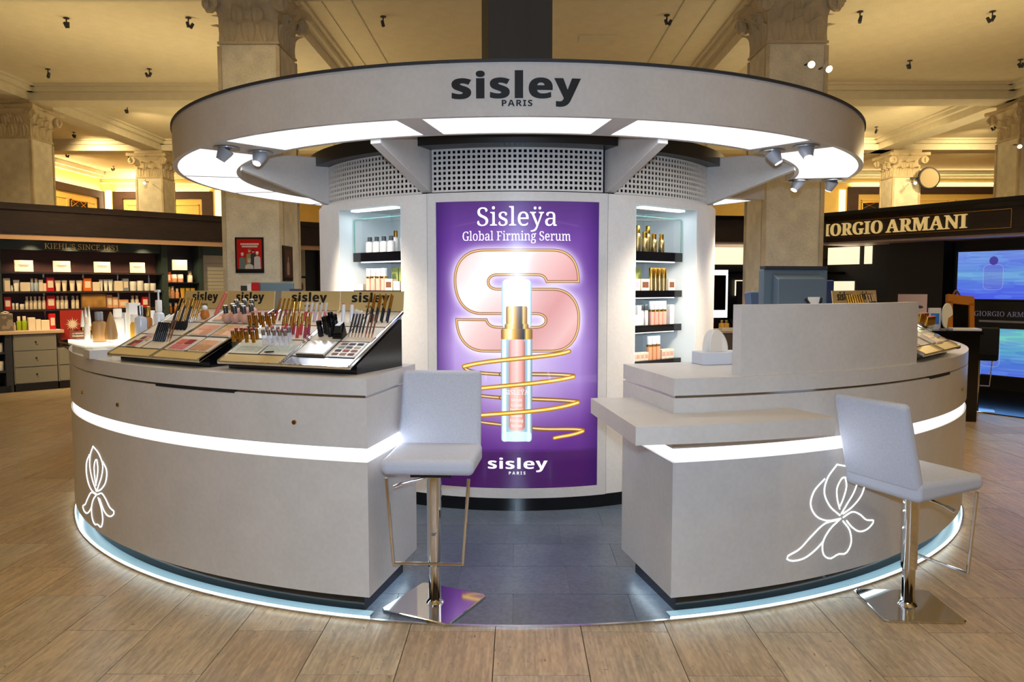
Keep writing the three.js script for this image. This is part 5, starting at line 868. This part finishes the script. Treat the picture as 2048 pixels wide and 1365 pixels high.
// ---------------------------------------------------------------- desk, monitor and posters by the left column
{
  const t = thing('service_desk', 'dark desk standing before the left column', 'desk', [-3.2, 0, -2.55]); part(t, 'top', box(1.5, 0.04, 0.5, 0, 1.06, 0), M.charcoal); part(t, 'body', box(1.4, 1.06, 0.44), M.darkWood);
  const m = thing('desk_monitor', 'blue-grey monitor back on the desk before the left column', 'monitor', [-3.0, 1.1, -2.5]); part(m, 'stand', mg([box(0.24, 0.015, 0.16), box(0.06, 0.2, 0.04)]), M.charcoal); part(m, 'casing', rbox(0.42, 0.36, 0.06, 0.015, 0, 0.18, 0), std(0x6f8794, 0.5)); part(m, 'rear_panel', box(0.3, 0.22, 0.03, 0, 0.2, 0.04), std(0x8a8478, 0.6));
  for (const [x, w, h, mm, l] of [[-3.38, 0.07, 0.5, P0.steel, 'tall grey tin left of the desk monitor'], [-3.31, 0.05, 0.52, P0.white, 'white and grey tin left of the desk monitor'], [-3.24, 0.08, 0.54, M.red, 'red carton left of the desk monitor'], [-2.74, 0.14, 0.46, std(0x3a3e58, 0.5), 'dark blue carton right of the desk monitor']]) put('carton', l, 'box', null, kit.carton(w, h, 0.07, mm), [x, 1.1, -2.42]);
  const red = canvasMap(360, 450, (c, W, H) => {
    c.fillStyle = '#c01a1c'; c.fillRect(0, 0, W, H); c.fillStyle = '#e8dcd2';
    for (const [y, w] of [[58, 250], [92, 210]]) for (let x = W / 2 - w / 2; x < W / 2 + w / 2; x += 19) c.fillRect(x, y, 14, 24);
    const fig = (x, y, s, coat, top) => { c.fillStyle = coat; c.beginPath(); c.moveTo(x - 46 * s, H); c.lineTo(x - 40 * s, y + 50 * s); c.quadraticCurveTo(x, y + 20 * s, x + 40 * s, y + 50 * s); c.lineTo(x + 46 * s, H); c.fill(); c.fillStyle = '#d8c0a8'; c.beginPath(); c.ellipse(x, y, 17 * s, 22 * s, 0, 0, 7); c.fill(); c.fillStyle = top; c.beginPath(); c.ellipse(x, y - 12 * s, 19 * s, 14 * s, 0, 0, 7); c.fill(); };
    fig(180, 160, 1.1, '#8d8c5e', '#7c6a4a'); fig(235, 170, 0.9, '#3c3a40', '#2a2624'); fig(78, 215, 1.1, '#6d7a74', '#d9d4c8'); fig(292, 200, 1.1, '#c9c4c0', '#f2eee8'); fig(175, 300, 1.4, '#cfc8ba', '#b9a88a'); c.fillStyle = '#20181c'; c.fillRect(0, 418, W, 32);
  });
  const p = thing('framed_poster', 'red poster of grouped figures in a black frame on the left column', 'poster', [-3.47, 1.765, -2.895]); part(p, 'frame', box(0.37, 0.46, 0.022), M.black); part(p, 'print', new THREE.PlaneGeometry(0.325, 0.415).translate(0, 0.23, 0.0118), std(0xffffff, 0.3, 0, { map: red }), 'red printed poster');
  const q = thing('framed_poster', 'dark framed picture on the right side of the left column', 'poster', [-3.028, 1.66, -3.06], Math.PI / 2); part(q, 'frame', box(0.4, 0.46, 0.022), M.black); part(q, 'print', box(0.3, 0.36, 0.003, 0, 0.05, 0.012), std(0x4a2a2c, 0.4)); part(q, 'figure', mg([lathe([[0, 0], [0.05, 0], [0.06, 0.14], [0.02, 0.18], [0, 0.18]], 12).scale(1, 1, 0.05), new THREE.SphereGeometry(0.025, 10, 8).scale(1, 1.2, 0.1).translate(0, 0.21, 0)]).translate(-0.02, 0.08, 0.0145), std(0x9a7a6c, 0.6));
  for (const [s, y, w, h, label] of [[4.78, 1.38, 0.28, 0.34, 'dark framed photograph of a bottle on the recess wall left of the tower'], [5.12, 1.45, 0.2, 0.34, 'narrow framed photograph at the right of the recess wall']]) { const t = thing('framed_photo', label, 'picture', KS.at(s, y, s > 5 ? -0.375 : -0.46), KS.t); part(t, 'frame', box(w, h, 0.02), M.black); part(t, 'print', box(w * 0.7, h * 0.75, 0.003, 0, h * 0.125, 0.0115), std(0xb7b3a6, 0.5)); part(t, 'printed_bottle', mg([box(w * 0.22, h * 0.32, 0.002, 0, h * 0.2, 0.014), box(w * 0.1, h * 0.1, 0.002, 0, h * 0.53, 0.014)]), s > 5 ? P0.brown : P0.frost); }
  const g = thing('glass_ornament', 'crumpled pale glass ornament standing on the shop fascia left of the tower', 'ornament', KS.at(4.72, 2.761, 0.0), KS.t); const ig = new THREE.IcosahedronGeometry(0.16, 2), ip = ig.attributes.position; for (let i = 0; i < ip.count; i++) { const k = 0.82 + 0.36 * n64(ip.getX(i) * 60 + 9, ip.getY(i) * 60 + ip.getZ(i) * 40); ip.setXYZ(i, ip.getX(i) * k, ip.getY(i) * k * 0.9, ip.getZ(i) * k); } ig.computeVertexNormals(); part(g, 'body', ig.translate(0, 0.13, 0), std(0xc9bfae, 0.35)); part(g, 'foot', cyl(0.07, 0.05, 0.03), P0.steel);
}

// ---------------------------------------------------------------- right shop: black make-up shop with a gold name
const AS = new Place(5.3, -6.1, -56.8), AF = new Place(5.3, -6.1, 7);
{
  const t = thing('make_up_shop', 'dark shop front with gold lettering and black walls, right of the booth', 'shop front', [0, 0, 0]);
  const f = (P, geo) => geo.rotateY(P.t).translate(P.x, 0, P.z);
  part(t, 'fascia', mg([f(AS, box(4.6, 0.4, 0.1, 2.1, 2.33, 0)), f(AF, box(4.2, 0.4, 0.1, -2.05, 2.33, 0))]), M.darkWood, 'dark wood fascia');
  part(t, 'fascia_cap', mg([f(AS, box(4.6, 0.06, 0.16, 2.1, 2.7, 0.02)), f(AF, box(4.2, 0.06, 0.16, -2.05, 2.7, 0.02))]), M.blackGloss);
  part(t, 'gold_line', mg([f(AS, box(3.3, 0.008, 0.012, 1.24, 2.66, 0.055)), f(AS, box(3.3, 0.008, 0.012, 1.24, 2.4, 0.055)), f(AS, box(0.008, 0.26, 0.012, 2.89, 2.4, 0.055))]), M.gold);
  part(t, 'lettering', f(AS, mg([letters('GIORGIO', 'serif_bold', 0.215, 1.24, 0.03).translate(0.39, 2.435, 0.055), letters('ARMANI', 'serif_bold', 0.215, 1.23, 0.03).translate(1.69, 2.435, 0.055)])), new THREE.MeshStandardMaterial({ color: 0xf2d58c, roughness: 0.35, metalness: 0.3, emissive: 0xffdf96, emissiveIntensity: 0.35 }), 'gold shop name lettering');
  part(t, 'soffit', mg([f(AS, box(4.6, 0.03, 0.9, 2.1, 2.3, -0.42)), f(AF, box(4.2, 0.03, 0.9, -2.05, 2.3, -0.42))]), std(0xb89a86, 0.6));
  part(t, 'black_wall', mg([f(AS, box(5.2, 2.3, 0.06, 2.0, 0, -0.9)), f(AF, box(4.6, 2.3, 0.06, -2.05, 0, -0.95))]), M.black, 'glossy black rear wall');
  part(t, 'wall_pier', f(AF, box(0.55, 2.3, 0.3, -2.15, 0, -0.6)), std(0x1a1618, 0.4)); part(t, 'wall_pier', f(AS, box(0.9, 2.3, 0.25, 1.2, 0, -0.7)), std(0x1a1618, 0.4));
  part(t, 'lamp_trough', mg([f(AS, box(4.4, 0.02, 0.2, 2.1, 2.76, -0.1)), f(AS, box(4.4, 0.08, 0.02, 2.1, 2.76, -0.01))]), M.blackMatt); part(t, 'trough_light', f(AS, box(4.3, 0.03, 0.08, 2.1, 2.79, -0.12)), glow(0xffdca0, 2), 'warm lamp tube on top of the shop front');
  const creamGlow = glow(0xfff0c8, 0.95);
  for (const [P, x, w, y, h] of [[AF, -1.2, 1.15, 1.98, 0.31], [AS, -0.28, 0.62, 1.98, 0.31], [AS, 0.2, 0.14, 1.98, 0.31], [AF, -1.1, 0.35, 1.42, 0.28], [AS, -0.3, 0.5, 1.42, 0.26]]) { part(t, 'light_panel', f(P, box(w, h, 0.02, x, y, -0.86)), creamGlow, 'glowing cream display panel'); const [lx, ly, lz] = P.at(x, y + h / 2, -0.84); rectLight(0xffedc4, 2.5, w, h, lx, ly, lz, 0, P.t + Math.PI); }
  for (const [x, y] of [[-1.35, 1.9], [0.3, 1.9]]) part(t, 'shelf_board', f(AF, box(1.3, 0.05, 0.3, x, y - 0.1, -0.75)), M.blackGloss);
  part(t, 'shop_floor', mg([f(AS, box(5.6, 0.012, 2.6, 2.2, 0.001, 0.2))]), M.blackGloss, 'glossy black shop floor');
}
{
  const water = (low) => canvasMap(512, 384, (c, W, H) => {
    const g = c.createLinearGradient(0, 0, 0, H); (low ? ['#6fd0c8', '#7ed8d0', '#58a8d8', '#4f7fe0', '#5a76ec'] : ['#7fa0f0', '#6a8cf0', '#74b4e8', '#5470f0', '#4f64f4']).forEach((v, k) => g.addColorStop(k / 4, v)); c.fillStyle = g; c.fillRect(0, 0, W, H);
    for (let k = 0; k < 46; k++) { const y = (k * 53 % 97) / 97 * H, x = (k * 31 % 89) / 89 * W; c.fillStyle = k % 2 ? 'rgba(60,70,220,0.16)' : 'rgba(150,220,250,0.18)'; c.beginPath(); c.ellipse(x, y, 60 + k % 7 * 22, 7 + k % 5 * 4, 0, 0, 7); c.fill(); }
    c.strokeStyle = 'rgba(200,210,255,0.5)'; c.lineWidth = 4; c.fillStyle = 'rgba(120,110,210,0.3)'; c.beginPath(); c.roundRect(W * 0.36, H * (low ? 0.3 : 0.28), W * 0.26, H * 0.52, 34); c.fill(); c.stroke(); c.fillStyle = 'rgba(70,50,150,0.85)'; if (!low) { c.beginPath(); c.ellipse(W * 0.49, H * 0.2, 30, 34, 0, 0, 7); c.fill(); }
  });
  const w = 2.1;
  for (const [y, h, low, l] of [[1.4, 0.71, 0, 'upper wide video screen showing blue water and a bottle at the right edge'], [0.28, 0.69, 1, 'lower wide video screen showing turquoise and blue water at the right edge']]) {
    const t = thing('video_screen', l, 'screen', AS.at(2.98, y, -0.45), AS.t), map = water(low); part(t, 'housing', box(w + 0.06, h + 0.04, 0.12, 0, -0.02, -0.07), M.screenBlack); part(t, 'screen_left', new THREE.PlaneGeometry(w / 2 - 0.004, h).translate(-w / 4, h / 2, -0.009), new THREE.MeshStandardMaterial({ color: 0x222222, roughness: 0.2, map, emissive: 0xffffff, emissiveMap: map, emissiveIntensity: 0.85 }), 'lit screen panel'); part(t, 'screen_right', new THREE.PlaneGeometry(w / 2 - 0.004, h).translate(w / 4, h / 2, -0.009), std(0x3a50b0, 0.2, 0, { emissive: 0x5f86f0, emissiveIntensity: 0.8 }), 'lit screen panel');
    const [lx, ly, lz] = AS.at(2.98, y + h / 2, -0.44); rectLight(low ? 0x6fb8e8 : 0x7a94ff, 0.9, w, h, lx, ly, lz, 0, AS.t + Math.PI);
  }
  const t = thing('window_display', 'dark display recess between the two video screens with small reflected lettering', 'display', AS.at(2.98, 0.99, -0.45), AS.t); part(t, 'recess', box(2.1, 0.38, 0.1, 0, 0, -0.07), M.screenBlack); part(t, 'lettering', letters('GIORGIO ARMANI', 'serif_regular', 0.075, 0.86, 0.004).translate(-0.35, 0.16, -0.018), std(0xaab4f0, 0.4)); part(t, 'ledge', box(1.2, 0.03, 0.03, -0.1, 0.07, -0.01), M.grey);
}
{ // black counter with mirrors and signs, black stool
  const t = thing('black_counter', 'glossy black make-up counter beyond the right end of the booth', 'counter', [4.62, 0, -2.35], -0.25); part(t, 'body', box(1.75, 1.03, 0.55), M.blackGloss); part(t, 'top', box(1.8, 0.04, 0.6, 0, 1.03, 0), M.blackGloss);
  const P = new Place(4.62, -2.35, -14.3, 1.07), face2 = canvasMap(256, 192, (c, W, H) => { const g = c.createLinearGradient(0, 0, W, H); g.addColorStop(0, '#b79a96'); g.addColorStop(1, '#d8bdb4'); c.fillStyle = g; c.fillRect(0, 0, W, H); c.fillStyle = '#6f565a'; c.beginPath(); c.ellipse(100, 90, 60, 10, 0.15, 0, 7); c.fill(); c.fillStyle = '#3a2c34'; c.beginPath(); c.ellipse(190, 120, 34, 14, 0.1, 0, 7); c.fill(); });
  const s = thing('portrait_card', 'landscape card with a close-up of a brow and eye on the black counter', 'sign', P.at(0.24, 0, -0.15), P.t); part(s, 'card', box(0.34, 0.44, 0.012), M.black); part(s, 'print', new THREE.PlaneGeometry(0.33, 0.25).translate(0, 0.3, 0.0065), std(0xffffff, 0.5, 0, { map: face2 }));
  put('carton', 'blue and white carton on the black counter', 'box', null, kit.carton(0.13, 0.26, 0.06, P0.frost, std(0x3f7fd8, 0.4)), P.at(0.46, 0, -0.02), P.t);
  const o = thing('oval_mirror', 'white oval standing mirror on the black counter', 'mirror', P.at(0.58, 0, 0.05), P.t + 0.5); part(o, 'mirror', cyl(0.5, 0.5, 0.02, 0, -0.01, 0, 28).rotateX(Math.PI / 2).scale(0.15, 0.3, 1).translate(0, 0.17, 0), std(0xe6e4d8, 0.3)); part(o, 'foot', box(0.12, 0.02, 0.1), M.silver);
  const m = thing('wood_mirror', 'tilted amber wood framed mirror on the black counter', 'mirror', P.at(0.74, 0, 0.0), P.t + 0.35); const wood = std(0xa8671f, 0.45); part(m, 'frame', mg([box(0.34, 0.11, 0.05, 0, 0.31, 0), box(0.06, 0.33, 0.05, -0.14, 0, 0), box(0.06, 0.33, 0.05, 0.14, 0, 0)]).rotateX(-0.2).rotateZ(-0.1), wood); part(m, 'mirror', box(0.24, 0.3, 0.02, 0, 0.02, -0.01).rotateX(-0.2).rotateZ(-0.1), M.blackGloss); part(m, 'handle', tube([[-0.05, 0.4, -0.09], [0, 0.47, -0.1], [0.05, 0.4, -0.09]], 0.012, 16), P0.brown);
  put('white_tray', 'flat white tray at the right end of the black counter', 'tray', null, [['tray', rbox(0.3, 0.03, 0.25, 0.006), P0.frost]], P.at(0.74, 0, 0.16), P.t);
  const st = thing('black_stool', 'black bar stool standing before the video screens', 'stool', [5.9, 0, -2.72], -0.5); part(st, 'base_plate', rbox(0.42, 0.02, 0.42, 0.008, 0, 0, 0, 1), M.chrome); part(st, 'post', cyl(0.032, 0.032, 0.66, 0, 0.02, 0), M.chrome); part(st, 'seat', rbox(0.42, 0.09, 0.42, 0.03, 0, 0.66, 0), M.blackMatt); part(st, 'backrest', rbox(0.42, 0.36, 0.06, 0.025, 0, 0.72, 0.2), M.blackMatt); part(st, 'footrest', mg([bar([-0.17, 0.68, -0.18], [-0.15, 0.3, -0.2], 0.008), bar([0.17, 0.68, -0.18], [0.15, 0.3, -0.2], 0.008), bar([-0.15, 0.3, -0.2], [0.15, 0.3, -0.2], 0.008)]), M.chrome);
}
{ // portrait, lit frame and small counter right of the tower
  const face = canvasMap(256, 320, (c, W, H) => {
    c.fillStyle = '#0d0a0c'; c.fillRect(0, 0, W, H);
    const g = c.createLinearGradient(70, 0, W, H); g.addColorStop(0, '#a8613c'); g.addColorStop(0.45, '#d98c5e'); g.addColorStop(1, '#b8673f'); c.fillStyle = g;
    c.beginPath(); c.moveTo(75, 110); c.bezierCurveTo(80, 20, 250, -20, 300, 60); c.lineTo(300, 320); c.lineTo(110, 320); c.bezierCurveTo(90, 260, 70, 200, 75, 110); c.fill();
    c.fillStyle = '#c27a50'; c.beginPath(); c.ellipse(58, 140, 20, 46, 0.1, 0, 7); c.fill(); c.fillStyle = '#7e4028'; c.beginPath(); c.ellipse(60, 142, 9, 26, 0.1, 0, 7); c.fill();
    c.fillStyle = '#2a1512'; c.beginPath(); c.ellipse(196, 112, 44, 6, -0.1, 0, 7); c.fill(); c.fillStyle = '#efe0d4'; c.beginPath(); c.ellipse(200, 146, 30, 12, 0.08, 0, 7); c.fill(); c.fillStyle = '#2a160f'; c.beginPath(); c.ellipse(202, 145, 13, 12, 0, 0, 7); c.fill(); c.lineWidth = 6; c.strokeStyle = '#1d0f0d'; c.beginPath(); c.ellipse(200, 148, 33, 15, 0.08, 3.2, 6.2); c.stroke();
    c.fillStyle = '#0d0a0c'; c.beginPath(); c.moveTo(0, 0); c.lineTo(256, 0); c.bezierCurveTo(150, 8, 96, 50, 72, 120); c.lineTo(0, 130); c.fill();
  });
  const a = thing('portrait_poster', 'large close-up portrait of a face on a black panel right of the tower', 'poster', AF.at(-1.0, 0, -0.55), AF.t); part(a, 'panel', box(0.75, 1.68, 0.04), M.black); part(a, 'print', new THREE.PlaneGeometry(0.72, 0.9).translate(0, 1.2, 0.021), std(0xffffff, 0.4, 0, { map: face }), 'printed close-up of a face');
  const b = thing('lit_frame', 'white glowing framed display at the right edge of the tower', 'display', AF.at(-1.93, 0, -0.3), AF.t); part(b, 'stand', box(0.1, 1.05, 0.06), M.black); part(b, 'light_frame', mg([box(0.56, 0.09, 0.06, 0, 1.78, 0), box(0.56, 0.13, 0.06, 0, 1.05, 0), box(0.03, 0.62, 0.06, -0.265, 1.17, 0), box(0.03, 0.62, 0.06, 0.265, 1.17, 0)]), glow(0xf6f6ff, 1.1), 'white glowing frame'); part(b, 'screen', box(0.5, 0.62, 0.03, 0, 1.17, 0), M.screenBlack);
  const d = thing('display_table', 'pale display table with small bottles right of the tower', 'table', AF.at(-1.7, 0, 0.25), AF.t); part(d, 'top', rbox(0.9, 0.05, 0.5, 0.01, 0, 0.83, 0), std(0xd8c8ae, 0.4)); part(d, 'body', box(0.8, 0.83, 0.42), std(0x6f665a, 0.6));
  for (const x of [-0.28, -0.2]) put('perfume_bottle', 'small square yellow perfume bottle on the pale display table', 'bottle', 'yellow perfume bottles', kit.bottle(0.045, 0.15, P0.yellow, M.gold, 0.5), AF.at(-1.7 + x, 0.88, 0.3), AF.t);
  for (const x of [-0.08, -0.02, 0.04]) put('eye_pencil', 'dark pencil leaning on the pale display table', 'pencil', 'pencils on the pale table', kit.pencil(0.008, 0.18, M.black, M.gold), AF.at(-1.7 + x, 0.88, 0.25), AF.t, 0, 0.5);
  put('carton', 'white and pink carton on the pale display table', 'box', null, kit.carton(0.16, 0.1, 0.1, P0.frost, P0.rose), AF.at(-1.48, 0.88, 0.2), AF.t);
  put('white_tray', 'low white tray at the front of the pale display table', 'tray', null, [['tray', rbox(0.36, 0.03, 0.16, 0.006), P0.frost]], AF.at(-1.85, 0.88, 0.38), AF.t);
}
// further shop units round the hall carry the lamp troughs that wash the ceiling
for (const [x, z, w, d, label] of TROUGHS.slice(2).map(([x, z, w, d], k) => [x, z, w, d, ['long dark shop cabinet along the left of the hall, behind the camera side', 'long dark shop cabinet along the right of the hall', 'long dark shop cabinet behind the camera', 'dark shop cabinet far left beyond the columns', 'dark shop cabinet far right beyond the columns', 'dark shop cabinet hidden behind the tower'][k]])) {
  const t = thing('shop_cabinet', label, 'cabinet', [x, 0, z], d * D2R); part(t, 'body', box(w + 0.2, 2.3, 0.5), M.darkWood); part(t, 'fascia', box(w + 0.3, 0.45, 0.6, 0, 2.3, 0), M.darkWood); part(t, 'trough_light', box(w, 0.03, 0.08, 0, 2.79, 0), glow(0xffdca0, 2), 'warm lamp tube on top of the cabinet'); part(t, 'trough', mg([box(w + 0.1, 0.035, 0.16, 0, 2.75, 0)]), M.blackMatt);
}
{
  const t = thing('camera_flash', 'small flash unit on the photographer side, above the lens', 'flash', [0, 1.78, 7.2]);
  part(t, 'housing', rbox(0.09, 0.05, 0.05, 0.006, 0, -0.025, 0.01), M.blackMatt); part(t, 'flash_light', box(0.07, 0.032, 0.004, 0, -0.016, -0.019), glow(0xeaf1ff, 3));
}
// things that share a label are told apart by their place in the row, as the camera sees it
{
  camera.updateMatrixWorld(); const by = new Map(), v = new THREE.Vector3();
  for (const o of scene.children) if (o.userData.label && o.userData.group) { if (!by.has(o.userData.label)) by.set(o.userData.label, []); by.get(o.userData.label).push(o); }
  const nth = ['', 'second', 'third', 'fourth', 'fifth', 'sixth', 'seventh', 'eighth', 'ninth', 'tenth', 'eleventh', 'twelfth'];
  for (const [label, list] of by) {
    if (list.length < 2 || list.length > 12 || /hidden|out of the frame/.test(label) || label.split(' ').length > 12) continue;
    list.map((o) => [v.copy(o.position).project(camera).x, o]).sort((a, b) => a[0] - b[0]).forEach(([, o], k) => { o.userData.label = label + (k === 0 ? ', leftmost of ' + (list.length > 2 ? 'them' : 'the two') : k === list.length - 1 ? ', rightmost of ' + (list.length > 2 ? 'them' : 'the two') : ', ' + nth[k] + ' from the left'); });
  }
}
renderer.render(scene, camera);
